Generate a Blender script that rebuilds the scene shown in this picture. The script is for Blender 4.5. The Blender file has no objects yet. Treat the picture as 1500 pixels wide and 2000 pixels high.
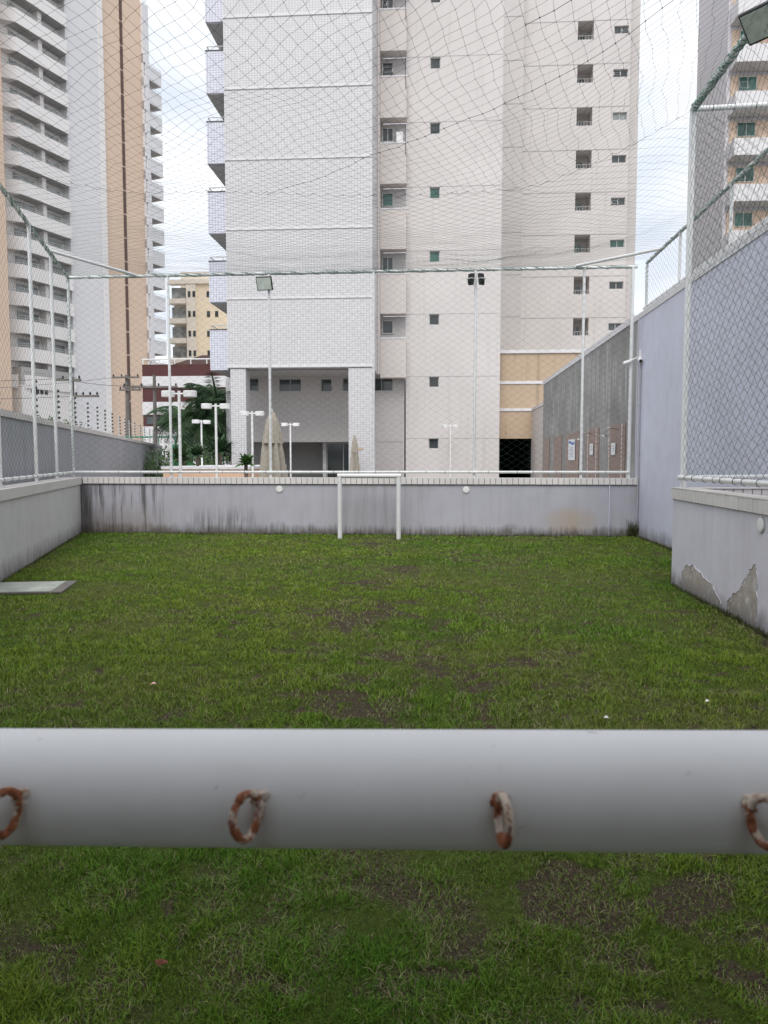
import bpy, math, random
import numpy as np
from mathutils import Vector, Matrix
random.seed(7); RNG = np.random.default_rng(11)
R = math.radians
S = bpy.context.scene
COL = S.collection
# ------------------------------------------------------------------ camera
cam = bpy.data.cameras.new('camera'); co = bpy.data.objects.new('camera', cam); COL.objects.link(co)
co.location = (0, 0, 1.45); co.rotation_euler = (R(86.0), 0, R(4.0))
cam.sensor_fit = 'HORIZONTAL'; cam.sensor_width = 36; cam.lens = 36
cam.clip_start = 0.02; cam.clip_end = 3000
cam.dof.use_dof = True; cam.dof.focus_distance = 13.0; cam.dof.aperture_fstop = 16
S.camera = co
S.cycles.max_bounces = 6; S.cycles.diffuse_bounces = 4
# ------------------------------------------------------------------ sky and sun
SUN_EL, SUN_AZ = 52, 182
w = bpy.data.worlds.new('World'); S.world = w; w.use_nodes = True
nt = w.node_tree; nt.nodes.clear()
wo = nt.nodes.new('ShaderNodeOutputWorld'); bg = nt.nodes.new('ShaderNodeBackground')
sk = nt.nodes.new('ShaderNodeTexSky'); sk.sky_type = 'NISHITA'; sk.sun_disc = False
sk.sun_elevation = R(SUN_EL); sk.sun_rotation = R(SUN_AZ); sk.dust_density = 4.0
hs = nt.nodes.new('ShaderNodeHueSaturation'); hs.inputs['Saturation'].default_value = 0.22
tc = nt.nodes.new('ShaderNodeTexCoord')
mp = nt.nodes.new('ShaderNodeMapping'); mp.inputs['Scale'].default_value = (1.2, 1.2, 3.0)
no = nt.nodes.new('ShaderNodeTexNoise'); no.inputs['Scale'].default_value = 2.6; no.inputs['Detail'].default_value = 5
cr = nt.nodes.new('ShaderNodeValToRGB')
cr.color_ramp.elements[0].position = .36; cr.color_ramp.elements[0].color = (6.9, 7.6, 8.7, 1)
cr.color_ramp.elements[1].position = .62; cr.color_ramp.elements[1].color = (10.6, 10.7, 10.9, 1)
mx = nt.nodes.new('ShaderNodeMix'); mx.data_type = 'RGBA'; mx.inputs[0].default_value = 0.8
L = nt.links.new
L(tc.outputs['Generated'], mp.inputs['Vector']); L(mp.outputs[0], no.inputs['Vector']); L(no.outputs['Fac'], cr.inputs[0])
L(sk.outputs[0], hs.inputs['Color']); L(hs.outputs[0], mx.inputs[6]); L(cr.outputs[0], mx.inputs[7])
L(mx.outputs[2], bg.inputs['Color']); bg.inputs['Strength'].default_value = 0.105
L(bg.outputs[0], wo.inputs['Surface'])
sun = bpy.data.lights.new('sun', 'SUN'); sun.energy = 1.5; sun.angle = R(40); sun.color = (1, .97, .93)
so = bpy.data.objects.new('sun', sun); COL.objects.link(so)
so.rotation_euler = (R(90 - SUN_EL), 0, R(180 - SUN_AZ)); so.location = (0, 0, 60)
S.view_settings.view_transform = 'Standard'; S.view_settings.look = 'None'
S.view_settings.exposure = 0.35; S.view_settings.gamma = 1.0; S.view_settings.use_curve_mapping = False

# ------------------------------------------------------------------ helpers
WL = {}
def link(o, parent=None):
    COL.objects.link(o)
    if parent is not None: o.parent = parent
    return o
def tag(o, label=None, cat=None, group=None, kind=None):
    if label: o['label'] = label
    if cat: o['category'] = cat
    if group: o['group'] = group
    if kind: o['kind'] = kind
    return o
def thing(name, label, cat, loc=(0, 0, 0), rz=0, group=None):
    o = bpy.data.objects.new(name, None); o.empty_display_size = .2
    o.location = loc; o.rotation_euler = (0, 0, rz); COL.objects.link(o)
    WL[o.name] = (Vector(loc), rz)
    return tag(o, label, cat, group)
class MB:
    def __init__(self, T=None): self.v = []; self.f = []; self.T = T; self.smooth = False
    def add(self, vs, fs):
        n = len(self.v); self.v += [tuple(p) for p in vs]; self.f += [tuple(i + n for i in f) for f in fs]; return self
    def box(self, x0, x1, y0, y1, z0, z1):
        return self.add([(x0,y0,z0),(x1,y0,z0),(x1,y1,z0),(x0,y1,z0),(x0,y0,z1),(x1,y0,z1),(x1,y1,z1),(x0,y1,z1)],
                 [(0,3,2,1),(4,5,6,7),(0,1,5,4),(1,2,6,5),(2,3,7,6),(3,0,4,7)])
    def bbox(self, x0, x1, y0, y1, z0, z1, b=.01):
        # box with bevelled vertical and top edges (octagonal section, inset top)
        def ring(i, z):
            a, c, d, e = x0+i, x1-i, y0+i, y1-i
            return [(a+b,d,z),(c-b,d,z),(c,d+b,z),(c,e-b,z),(c-b,e,z),(a+b,e,z),(a,e-b,z),(a,d+b,z)]
        vs = ring(0, z0) + ring(0, z1-b) + ring(b, z1)
        fs = [tuple(range(7, -1, -1)), tuple(range(16, 24))]
        for k in (0, 8):
            for i in range(8): j = (i+1) % 8; fs.append((k+i, k+j, k+8+j, k+8+i))
        return self.add(vs, fs)
    def quad(self, a, b, c, d): return self.add([a, b, c, d], [(0, 1, 2, 3)])
    def prism(self, poly, axis_vec):   # planar polygon extruded
        n = len(poly); A = Vector(axis_vec)
        vs = [Vector(p) for p in poly] + [Vector(p) + A for p in poly]
        fs = [tuple(range(n)), tuple(range(2*n-1, n-1, -1))]
        for i in range(n): j = (i+1) % n; fs.append((i, i+n, j+n, j))
        return self.add(vs, fs)
    def tube(self, pts, r, n=10, closed=False, cap=True):
        self.smooth = True
        P = [Vector(p) for p in pts]; m = len(P)
        rs = r if hasattr(r, '__len__') else [r]*m
        vs = []; prev = None
        for i in range(m):
            if closed: t = P[(i+1) % m] - P[i-1]
            else: t = P[min(i+1, m-1)] - P[max(i-1, 0)]
            t.normalize()
            if prev is None: ref = Vector((0, 0, 1)) if abs(t.z) < .9 else Vector((1, 0, 0))
            else: ref = prev
            a = (ref - t*ref.dot(t)).normalized(); b = t.cross(a); prev = a
            for k in range(n):
                an = 2*math.pi*k/n; vs.append(P[i] + (a*math.cos(an) + b*math.sin(an))*rs[i])
        fs = []
        for i in range(m if closed else m-1):
            i2 = (i+1) % m
            for k in range(n): k2 = (k+1) % n; fs.append((i*n+k, i*n+k2, i2*n+k2, i2*n+k))
        if cap and not closed: fs += [tuple(range(n-1, -1, -1)), tuple(range((m-1)*n, m*n))]
        return self.add(vs, fs)
    def lathe(self, prof, n=24, c=(0, 0, 0), wob=None):
        self.smooth = True
        vs = []; m = len(prof)
        for r, z in prof:
            for k in range(n):
                a = 2*math.pi*k/n; rr = r*(wob(a, z) if wob else 1)
                vs.append((c[0]+rr*math.cos(a), c[1]+rr*math.sin(a), c[2]+z))
        fs = []
        for i in range(m-1):
            for k in range(n): k2 = (k+1) % n; fs.append((i*n+k, i*n+k2, (i+1)*n+k2, (i+1)*n+k))
        fs += [tuple(range(n-1, -1, -1)), tuple(range((m-1)*n, m*n))]
        return self.add(vs, fs)
    def facade(self, x0, x1, z0, z1, Y, holes, depth):   # wall facing -Y with openings and reveals
        xs = sorted({x0, x1, *[v for h in holes for v in h[:2] if x0 < v < x1]})
        zs = sorted({z0, z1, *[v for h in holes for v in h[2:4] if z0 < v < z1]})
        for i in range(len(xs)-1):
            for j in range(len(zs)-1):
                cx, cz = (xs[i]+xs[i+1])/2, (zs[j]+zs[j+1])/2
                if any(h[0] < cx < h[1] and h[2] < cz < h[3] for h in holes): continue
                self.quad((xs[i],Y,zs[j]), (xs[i+1],Y,zs[j]), (xs[i+1],Y,zs[j+1]), (xs[i],Y,zs[j+1]))
        for h in holes:
            a, b, c, d = h[:4]; e = Y + depth
            self.quad((a,Y,c),(a,e,c),(a,e,d),(a,Y,d)); self.quad((b,Y,c),(b,Y,d),(b,e,d),(b,e,c))
            self.quad((a,Y,d),(a,e,d),(b,e,d),(b,Y,d)); self.quad((a,Y,c),(b,Y,c),(b,e,c),(a,e,c))
        return self
    def mesh(self, name, mat, off=None):
        me = bpy.data.meshes.new(name)
        vs = [self.T(*p) for p in self.v] if self.T else self.v
        if off is not None: vs = [(p[0]-off[0], p[1]-off[1], p[2]-off[2]) for p in vs]
        me.from_pydata(vs, [], self.f); me.materials.append(mat)
        if self.smooth:
            me.polygons.foreach_set('use_smooth', [len(p.vertices) <= 4 for p in me.polygons])
            try: me.set_sharp_from_angle(angle=R(40))
            except Exception: pass
        return me
    def build(self, name, mat, parent=None, label=None, local=False):
        off = None
        if parent is not None and not local:
            q = parent; off = Vector((0, 0, 0))
            while q is not None:
                off = off + q.location; q = q.parent
        o = bpy.data.objects.new(name, self.mesh(name, mat, off)); link(o, parent)
        if label: o['label'] = label
        return o
def np_mesh(name, V, F, mat, col=None, smooth=False):
    me = bpy.data.meshes.new(name); V = np.ascontiguousarray(V, np.float32); F = np.ascontiguousarray(F, np.int32)
    k = F.shape[1]; me.vertices.add(len(V)); me.vertices.foreach_set('co', V.ravel())
    me.loops.add(F.size); me.loops.foreach_set('vertex_index', F.ravel())
    me.polygons.add(len(F)); me.polygons.foreach_set('loop_start', np.arange(len(F), dtype=np.int32)*k)
    if smooth: me.polygons.foreach_set('use_smooth', np.ones(len(F), bool))
    me.update(calc_edges=True)
    if col is not None:
        a = me.color_attributes.new('col', 'FLOAT_COLOR', 'POINT'); c = np.ones((len(V), 4), np.float32); c[:, :3] = col
        a.data.foreach_set('color', c.ravel())
    me.materials.append(mat); return me
def part_np(name, me, parent=None):
    o = bpy.data.objects.new(name, me); link(o, parent)
    if parent is not None: o.location = tuple(-v for v in parent.location)
    return o
def vnoise(x, y, seed=0):
    def h(i, j): 
        n = (i.astype(np.int64)*374761393 + j.astype(np.int64)*668265263 + seed*974634777) & 0x7fffffff
        n = ((n ^ (n >> 13))*1274126177) & 0x7fffffff
        return ((n ^ (n >> 16)) & 0xffff)/65535.
    i = np.floor(x); j = np.floor(y); u = x-i; v = y-j; u = u*u*(3-2*u); v = v*v*(3-2*v)
    return (h(i,j)*(1-u)+h(i+1,j)*u)*(1-v)+(h(i,j+1)*(1-u)+h(i+1,j+1)*u)*v
def fbm(x, y, s, seed=0, o=4):
    t = 0; a = .5; f = s
    for k in range(o): t = t+a*vnoise(x*f+17.3*k, y*f-9.1*k, seed+k); a *= .5; f *= 2.03
    return t/(1-.5**o)

# ------------------------------------------------------------------ materials
def N(nt, t, **kw):
    n = nt.nodes.new(t)
    for k, v in kw.items(): setattr(n, k, v)
    return n
class G:      # small node graph helper
    def __init__(self, name):
        self.m = bpy.data.materials.new(name); self.m.use_nodes = True; self.t = self.m.node_tree
        self.p = self.t.nodes['Principled BSDF']
    def new(self, t, **kw): return N(self.t, t, **kw)
    def lk(self, a, b): self.t.links.new(a, b)
    def pos(self, scale=(1,1,1), obj=False):
        src = self.new('ShaderNodeTexCoord').outputs['Object'] if obj else self.new('ShaderNodeNewGeometry').outputs['Position']
        m = self.new('ShaderNodeMapping'); m.inputs['Scale'].default_value = scale; self.lk(src, m.inputs[0]); return m.outputs[0]
    def noise(self, vec, s, d=4, rough=.55, dist=0):
        n = self.new('ShaderNodeTexNoise'); n.inputs['Scale'].default_value = s; n.inputs['Detail'].default_value = d
        n.inputs['Roughness'].default_value = rough; n.inputs['Distortion'].default_value = dist
        self.lk(vec, n.inputs['Vector']); return n.outputs['Fac']
    def ramp(self, fac, a, b, c0=(0,0,0,1), c1=(1,1,1,1)):
        r = self.new('ShaderNodeValToRGB'); e = r.color_ramp.elements
        e[0].position = a; e[1].position = b; e[0].color = c0; e[1].color = c1; self.lk(fac, r.inputs[0]); return r.outputs[0]
    def rng(self, v, a, b, c=0., d=1.):
        r = self.new('ShaderNodeMapRange'); r.clamp = True
        for i, q in enumerate((a, b, c, d)): r.inputs[i+1].default_value = q
        self.lk(v, r.inputs[0]); return r.outputs[0]
    def math(self, op, a, b=None, c=None):
        n = self.new('ShaderNodeMath', operation=op)
        for i, q in enumerate((a, b, c)):
            if q is None: continue
            if hasattr(q, 'is_linked'): self.lk(q, n.inputs[i])
            else: n.inputs[i].default_value = q
        return n.outputs[0]
    def mix(self, fac, a, b, bt='MIX'):
        n = self.new('ShaderNodeMix'); n.data_type = 'RGBA'; n.blend_type = bt
        for i, q in ((0, fac), (6, a), (7, b)):
            if hasattr(q, 'is_linked'): self.lk(q, n.inputs[i])
            elif i == 0: n.inputs[0].default_value = q
            else: n.inputs[i].default_value = (*q[:3], 1)
        return n.outputs[2]
    def sep(self, v):
        n = self.new('ShaderNodeSeparateXYZ'); self.lk(v, n.inputs[0]); return n.outputs
    def bump(self, h, st=.2, dist=.01):
        b = self.new('ShaderNodeBump'); b.inputs['Strength'].default_value = st; b.inputs['Distance'].default_value = dist
        self.lk(h, b.inputs['Height']); self.lk(b.outputs[0], self.p.inputs['Normal'])
    def out(self, colr, rough=.8, spec=.3, metal=0):
        if hasattr(colr, 'is_linked'): self.lk(colr, self.p.inputs['Base Color'])
        else: self.p.inputs['Base Color'].default_value = (*colr[:3], 1)
        if hasattr(rough, 'is_linked'): self.lk(rough, self.p.inputs['Roughness'])
        else: self.p.inputs['Roughness'].default_value = rough
        self.p.inputs['Specular IOR Level'].default_value = spec; self.p.inputs['Metallic'].default_value = metal
        return self.m
def sc(c, k): return tuple(min(1, max(0, v*k)) for v in c)
def plaster(name, c, var=.07, scale=.8, streak=.0, bump=.25, rough=.85, streakc=None, fine=40, obj=False):
    g = G(name); v = g.pos(obj=obj)
    big = g.noise(v, scale, 5); f = g.noise(v, fine, 3)
    colr = g.mix(g.ramp(big, .3, .7), sc(c, 1-var), sc(c, 1+var))
    colr = g.mix(g.rng(f, .2, .8, 0, .12), colr, sc(c, .72))
    if streak:
        sv = g.pos((3.2, 3.2, .12), obj=obj); s = g.noise(sv, 1.6, 5, .65)
        colr = g.mix(g.math('MULTIPLY', g.ramp(s, .56, .78), streak), colr, streakc or sc(c, .45))
    if bump: g.bump(f, bump, .004)
    return g.out(colr, rough)
def plain(name, c, rough=.5, spec=.4, metal=0, var=.05, scale=6, obj=True):
    g = G(name); v = g.pos(obj=obj); n = g.noise(v, scale, 4)
    return g.out(g.mix(g.ramp(n, .3, .7), sc(c, 1-var), sc(c, 1+var)), rough, spec, metal)
def tiles(name, c, mort, w, h, m=.008, var=.05, rough=.4):
    g = G(name); p = g.sep(g.pos()); cb = g.new('ShaderNodeCombineXYZ')
    g.lk(g.math('ADD', p[0], p[1]), cb.inputs[0]); g.lk(p[2], cb.inputs[1])
    b = g.new('ShaderNodeTexBrick'); b.offset = 0; b.squash = 1
    for k, q in (('Scale', 1), ('Mortar Size', m), ('Mortar Smooth', .1), ('Brick Width', w), ('Row Height', h), ('Bias', 0)): b.inputs[k].default_value = q
    b.inputs['Color1'].default_value = (*sc(c, 1-var), 1); b.inputs['Color2'].default_value = (*sc(c, 1+var), 1); b.inputs['Mortar'].default_value = (*mort, 1)
    g.lk(cb.outputs[0], b.inputs['Vector'])
    n = g.noise(g.pos(), .35, 5); colr = g.mix(g.rng(n, .35, .75, 0, .35), b.outputs['Color'], sc(c, .82))
    return g.out(colr, rough, .4)
def glass(name, c, rough=.08, spec=.6):
    g = G(name); n = g.noise(g.pos((.7, .7, .7)), 1.3, 2)
    return g.out(g.mix(g.ramp(n, .35, .65), sc(c, .6), sc(c, 1.5)), rough, spec)
M = {}
M['cream'] = plaster('cream_plaster', (.635, .605, .59), .06, .3, .26)
M['cream2'] = plaster('pink_cream_plaster', (.58, .55, .535), .06, .3, .2)
M['balc_cream'] = plaster('balcony_plaster', (.64, .59, .565), .05, .5, .12)
M['tile'] = tiles('white_wall_tile', (.635, .625, .64), (.42, .415, .43), .12, .095, .0085)
M['tile_b'] = tiles('bluish_white_tile', (.68, .69, .76), (.32, .33, .42), .12, .095, .009)
M['tile_s'] = tiles('pinkish_wall_tile', (.60, .565, .555), (.42, .39, .38), .12, .095, .008)
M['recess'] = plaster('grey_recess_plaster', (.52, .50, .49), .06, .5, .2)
M['white'] = plaster('white_band', (.70, .69, .705), .05, 1, .2)
M['tan'] = plaster('tan_plaster', (.50, .385, .28), .06, .4, .55, streakc=(.16, .12, .09))
M['beige'] = plaster('beige_plaster', (.72, .555, .435), .05, .1, .08)
M['twhite'] = plaster('tower_white', (.72, .715, .73), .05, .08, .1)
M['tcream'] = plaster('tower_cream', (.80, .775, .765), .05, .1, .2)
M['purple'] = plaster('lilac_grey_plaster', (.42, .41, .47), .05, .1, .15)
M['blocker_grey'] = plaster('sky_blocker_grey', (.46, .455, .45), .05, .3, .15)  # plain grey of the added building behind the camera
M['rtside'] = plaster('pale_lilac_plaster', (.66, .64, .67), .05, .1, .15)
M['brownstrip'] = plain('brown_strip', (.11, .065, .055), .6)
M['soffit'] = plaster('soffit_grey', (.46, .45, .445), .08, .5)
M['dark'] = plain('dark_interior', (.02, .022, .025), .9, .1)
M['glass'] = glass('window_glass', (.05, .058, .062))
M['glass_g'] = glass('green_window_glass', (.045, .11, .09))
M['glass_p'] = glass('pale_glass', (.25, .27, .27), .3)
M['alu'] = plain('pale_aluminium', (.55, .56, .55), .45, .5)
M['alu_g'] = plain('greenish_aluminium', (.36, .42, .40), .45, .5)
M['pipe'] = plain('white_painted_pipe', (.72, .73, .73), .38, .45, var=.08, scale=9)
M['net'] = plain('green_net_cord', (.05, .09, .075), .8, .2)
M['lash'] = plain('green_lashing_cord', (.13, .27, .215), .75, .2)
M['knot'] = plain('dark_tie_cord', (.03, .04, .038), .8, .2)
M['coping'] = plain('coping_tile_glaze', (.70, .67, .655), .45, .4, var=.10, scale=1.3, obj=False)
M['coping_top'] = plaster('coping_slab', (.64, .61, .59), .07, 1.5, .1)
M['joint'] = plain('dark_grout', (.13, .12, .115), .9, .1)
M['burg'] = plaster('burgundy_paint', (.105, .042, .042), .12, .6)
M['roof'] = plaster('brown_roof', (.075, .045, .04), .15, 1)
M['yellow'] = plaster('yellow_plaster', (.86, .73, .55), .05, .2)
M['yellow2'] = plaster('pale_yellow_plaster', (.80, .73, .63), .05, .2)
M['conc'] = plaster('concrete_pole', (.17, .155, .145), .15, 3, .2)
M['lampwhite'] = plain('lamp_white', (.82, .82, .81), .35, .5)
M['canvas'] = plaster('beige_canvas', (.38, .345, .29), .12, 5, .35, obj=True)
M['trunk'] = plaster('palm_trunk', (.17, .13, .11), .2, 8, .3)
M['frond'] = plain('palm_frond', (.035, .075, .028), .55, .3, var=.4, scale=3)
M['spiky'] = plain('spiky_leaf', (.065, .16, .03), .5, .3, var=.35, scale=8)
M['bush'] = plain('bush_leaf', (.05, .095, .03), .6, .3, var=.4, scale=5)
M['greenmetal'] = plain('green_metal', (.02, .22, .12), .5, .4)
M['peach'] = plaster('peach_planter', (.68, .46, .33), .05, .8, .15)
M['black'] = plain('black_casing', (.02, .02, .022), .5, .4)
M['lens'] = plain('floodlight_glass', (.62, .68, .62), .2, .6, var=.15, scale=14)
M['pvc'] = plain('grey_conduit', (.42, .42, .46), .5)
M['maroon'] = plain('maroon_cloth', (.12, .02, .05), .8)
M['paper'] = plain('white_paper', (.78, .79, .82), .7)
M['blueink'] = plain('blue_print', (.10, .20, .55), .7)
M['greyink'] = plain('grey_print', (.25, .27, .32), .7)
M['chrome'] = plain('worn_chrome', (.35, .34, .33), .3, .5, .8)
M['browntile'] = tiles('brown_shower_tile', (.27, .185, .155), (.20, .15, .13), .3, .3, .006, .1)
M['insul'] = plain('black_insulator', (.025, .025, .03), .4)
M['moss'] = plain('damp_weeds', (.10, .115, .05), .8, .2, var=.5, scale=20)

def wall_paint(name, c, kind):
    g = G(name); v = g.pos(); P = g.sep(v)
    big = g.noise(v, .55, 5); f = g.noise(v, 55, 3); md = g.noise(v, 3.2, 5, .6)
    colr = g.mix(g.ramp(big, .3, .7), sc(c, .93), sc(c, 1.06))
    colr = g.mix(g.rng(md, .45, .8, 0, .45), colr, sc(c, .78)); lg = g.noise(g.pos((.35, .35, .6)), 1.3, 4, .6); colr = g.mix(g.rng(lg, .5, .7, 0, .3), colr, sc((c[0], c[1]*.98, c[2]*.92), .84))
    sv = g.pos((9, 9, .55)); s1 = g.noise(sv, 1.0, 6, .7)
    sv2 = g.pos((17, 17, 1.0)); s2 = g.noise(sv2, 1.0, 5, .7)
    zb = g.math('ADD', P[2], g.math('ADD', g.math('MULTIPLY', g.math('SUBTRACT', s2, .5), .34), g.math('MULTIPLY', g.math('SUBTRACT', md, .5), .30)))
    if kind == 'back':
        # black mould runs at the left end, broken runs further along
        a = g.math('MULTIPLY', g.rng(P[0], -6.95, -6.7, .9, 1), g.rng(P[0], -5.75, -4.95, 1, 0))
        b = g.math('MULTIPLY', g.rng(P[0], -4.95, -4.5, 0, 1), g.rng(P[0], -3.75, -3.2, 1, 0))
        runs = g.math('MULTIPLY', g.ramp(s1, .50, .66), g.math('ADD', g.math('MULTIPLY', a, .95), .0))
        low = g.rng(zb, .15, .62, 1, 0)
        runs2 = g.math('MULTIPLY', g.ramp(s2, .45, .62), g.math('MULTIPLY', b, g.math('MULTIPLY', low, .95)))
        faint = g.math('MULTIPLY', g.ramp(s1, .50, .80), .22)
        colr = g.mix(faint, colr, (.16, .15, .14))
        colr = g.mix(runs, colr, (.055, .05, .045)); colr = g.mix(runs2, colr, (.05, .05, .045))
        warm = g.math('MULTIPLY', a, g.math('MULTIPLY', g.rng(zb, .1, .7, 1, 0), .55)); colr = g.mix(warm, colr, (.21, .16, .13))
        # ochre patch near the right end
        dx = g.math('MULTIPLY', g.math('SUBTRACT', P[0], 2.45), 1.5); dz = g.math('MULTIPLY', g.math('SUBTRACT', P[2], .27), 2.6)
        dd = g.math('ADD', g.math('MULTIPLY', dx, dx), g.math('MULTIPLY', dz, dz))
        och = g.math('MULTIPLY', g.rng(g.math('ADD', dd, g.math('MULTIPLY', md, .8)), .35, 1.1, 1, 0), .6)
        colr = g.mix(och, colr, (.45, .34, .22))
        wet = g.math('MULTIPLY', g.math('MULTIPLY', g.rng(P[0], -2.2, -1.6, 0, 1), g.rng(P[0], -1.0, .1, 1, 0)), .35); colr = g.mix(g.math('MULTIPLY', wet, g.ramp(s1, .3, .6)), colr, (.2, .18, .165))
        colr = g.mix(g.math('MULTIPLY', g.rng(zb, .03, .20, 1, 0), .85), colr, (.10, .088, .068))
        colr = g.mix(g.math('MULTIPLY', g.rng(P[0], -6.72, -6.64, 1, 0), .6), colr, (.06, .055, .05))
    elif kind == 'conc':
        gv = g.noise(v, 1.1, 6, .65); colr = g.mix(g.ramp(gv, .3, .7), sc(c, .72), sc(c, 1.22))
        run = g.math('MULTIPLY', g.ramp(s1, .50, .66), g.rng(g.noise(g.pos((.6, .4, .6)), 1.2, 4, .6), .44, .58, 0, .85)); colr = g.mix(run, colr, (.58, .58, .59))
        colr = g.mix(g.math('MULTIPLY', g.ramp(s2, .6, .75), .5), colr, (.13, .13, .125))
        colr = g.mix(g.math('MULTIPLY', g.rng(P[1], 25.6, 26.4, 0, 1), .35), colr, sc(c, .8))
    else:
        colr = g.mix(g.math('MULTIPLY', g.ramp(s1, .53, .78), .30), colr, sc(c, .6))
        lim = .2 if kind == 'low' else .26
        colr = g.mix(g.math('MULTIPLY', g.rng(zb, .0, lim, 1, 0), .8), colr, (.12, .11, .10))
        if kind == 'nb':
            colr = g.mix(g.math('MULTIPLY', g.ramp(s1, .45, .7), .35), colr, sc(c, .55))
    g.bump(g.math('ADD', f, g.math('MULTIPLY', md, .6)), .5, .004)
    return g.out(colr, .82, .25)
PAINT = (.355, .355, .42)
M['wall_back'] = wall_paint('stained_lilac_paint', (.47, .465, .52), 'back')
M['wall_left'] = wall_paint('pale_grey_paint', (.62, .60, .60), 'plainwall')
M['wall_tall'] = wall_paint('lilac_paint', (.66, .67, .785), 'tall')
M['wall_low'] = wall_paint('lilac_rough_paint', (.69, .67, .745), 'low')
M['wall_conc'] = wall_paint('raw_render', (.30, .295, .285), 'conc')
M['wall_nb'] = wall_paint('grey_boundary_paint', (.40, .405, .43), 'nb')

# ------------------------------------------------------------------ ground
g = G('far_paving'); n = g.noise(g.pos(), .5, 5)
M['paving'] = g.out(g.mix(g.ramp(n, .3, .7), (.24, .23, .22), (.33, .32, .30)), .9, .2)
mb = MB(); mb.quad((-1500, -1500, -.06), (1500, -1500, -.06), (1500, 1500, -.06), (-1500, 1500, -.06))
tag(mb.build('ground', M['paving']), kind='structure')

PATCH = [(-.03,5.2,.30,.13),(-.24,5.5,.34,.16),(-.48,4.34,.14,.16),(-.55,4.57,.16,.12),(-.78,6.63,.16,.3),(-.53,7.17,.22,.42),(-.84,8.79,.36,.24),
 (-1.15,12.95,.42,.3),(-.5,9.97,.22,.3),(-1.26,5.69,.13,.22),(.57,5.44,.16,.13),(.36,4.83,.2,.1),(.49,2.42,.18,.09),(.46,2.55,.2,.08),(.01,2.24,.09,.05),(-.82,2.37,.07,.05),
 (-.71,2.22,.07,.04),(-.76,2.12,.06,.04),(0,2.05,.12,.05),(.74,2.13,.13,.05),(.52,1.94,.16,.05),(.93,2.31,.12,.06),(-.97,7.02,.2,.2),(-1.25,7.24,.16,.2),(.8,2.5,.3,.12),(.1,5.0,.3,.1),(.9,2.05,.2,.08)]
def soil(x, y):
    d = np.full(x.shape, 0.)
    wx = x + (fbm(x, y, 6, 3, 5)-.5)*.42; wy = y + (fbm(x, y, 5, 9, 5)-.5)*.5
    for px, py, a, b in PATCH: d = np.maximum(d, 1-((wx-px)/(a*1.2))**2-((wy-py)/(b*1.2))**2)
    d = np.clip(d*2.0-5.5*np.clip(fbm(x, y, 9, 44)-.44, 0, 1), 0, 1)
    wear = np.clip((fbm(x, y, 3.4, 21)-.53)*4.5, 0, 1)*np.clip(1.15-np.abs(x+.25)/(1.0+.16*y), 0, 1)
    small = np.clip((fbm(x, y, 7.5, 33)-.62)*7, 0, 1)*.8
    edge = np.clip((x-2.62+.55*fbm(x, y, 3, 88)*np.clip((8.2-y)/2.5, 0, 1))*5, 0, 1)*(y < 8.9)*.9; small = np.maximum(small, edge)
    gap = np.clip((fbm(x, y, 15, 151, 3)-.66)*14, 0, 1)*.9*np.clip(y-2.5, 0, 1); small = np.maximum(small, gap)
    near = np.clip((fbm(x, y, 5.5, 121)-.50)*5, 0, 1)*np.clip((3.4-y)*1.5, 0, 1)*.62
    return np.clip(np.maximum(np.maximum(d, near), np.maximum(wear*.75, small)), 0, 1)
def dry(x, y): return np.clip((fbm(x, y, 1.1, 55)-.36)*2.6, 0, 1)
# lawn sheet carrying a soil mask
nx, ny = 230, 330
gx = np.linspace(0, 1, nx); gy = np.linspace(-1.2, 14.42, ny)
YY, UU = np.meshgrid(gy, gx, indexing='ij'); XL = -6.92+.31*(14.4-YY); XR = np.full_like(YY, 3.72)
XX = XL+(XR-XL)*UU
ZZ = (fbm(XX, YY, .8, 77)-.5)*.03 - soil(XX, YY)*.006
V = np.stack([XX, YY, ZZ], -1).reshape(-1, 3)
idx = np.arange(nx*ny).reshape(ny, nx)
F = np.stack([idx[:-1,:-1], idx[:-1,1:], idx[1:,1:], idx[1:,:-1]], -1).reshape(-1, 4)
sm = soil(XX, YY).reshape(-1); dm = dry(XX, YY).reshape(-1)
g = G('lawn_soil'); at = g.new('ShaderNodeVertexColor', layer_name='col'); A = g.sep(at.outputs['Color'])
n1 = g.noise(g.pos(), 26, 5, .7); n2 = g.noise(g.pos(), 130, 3)
grs = g.mix(g.ramp(n1, .3, .7), (.030, .048, .010), (.075, .105, .018)); grs = g.mix(g.math('MULTIPLY', A[1], .5), grs, (.11, .105, .04))
sl = g.mix(g.ramp(n2, .3, .75), (.030, .023, .015), (.110, .086, .060))
g.bump(g.math('ADD', n1, n2), .8, .015)
M['lawn'] = g.out(g.mix(g.ramp(A[0], .25, .75), grs, sl), .95, .1)
cc = np.stack([sm, dm, dm*0], -1)
lawn = part_np('lawn', np_mesh('lawn', V, F, M['lawn'], cc, True)); tag(lawn, kind='structure')
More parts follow.
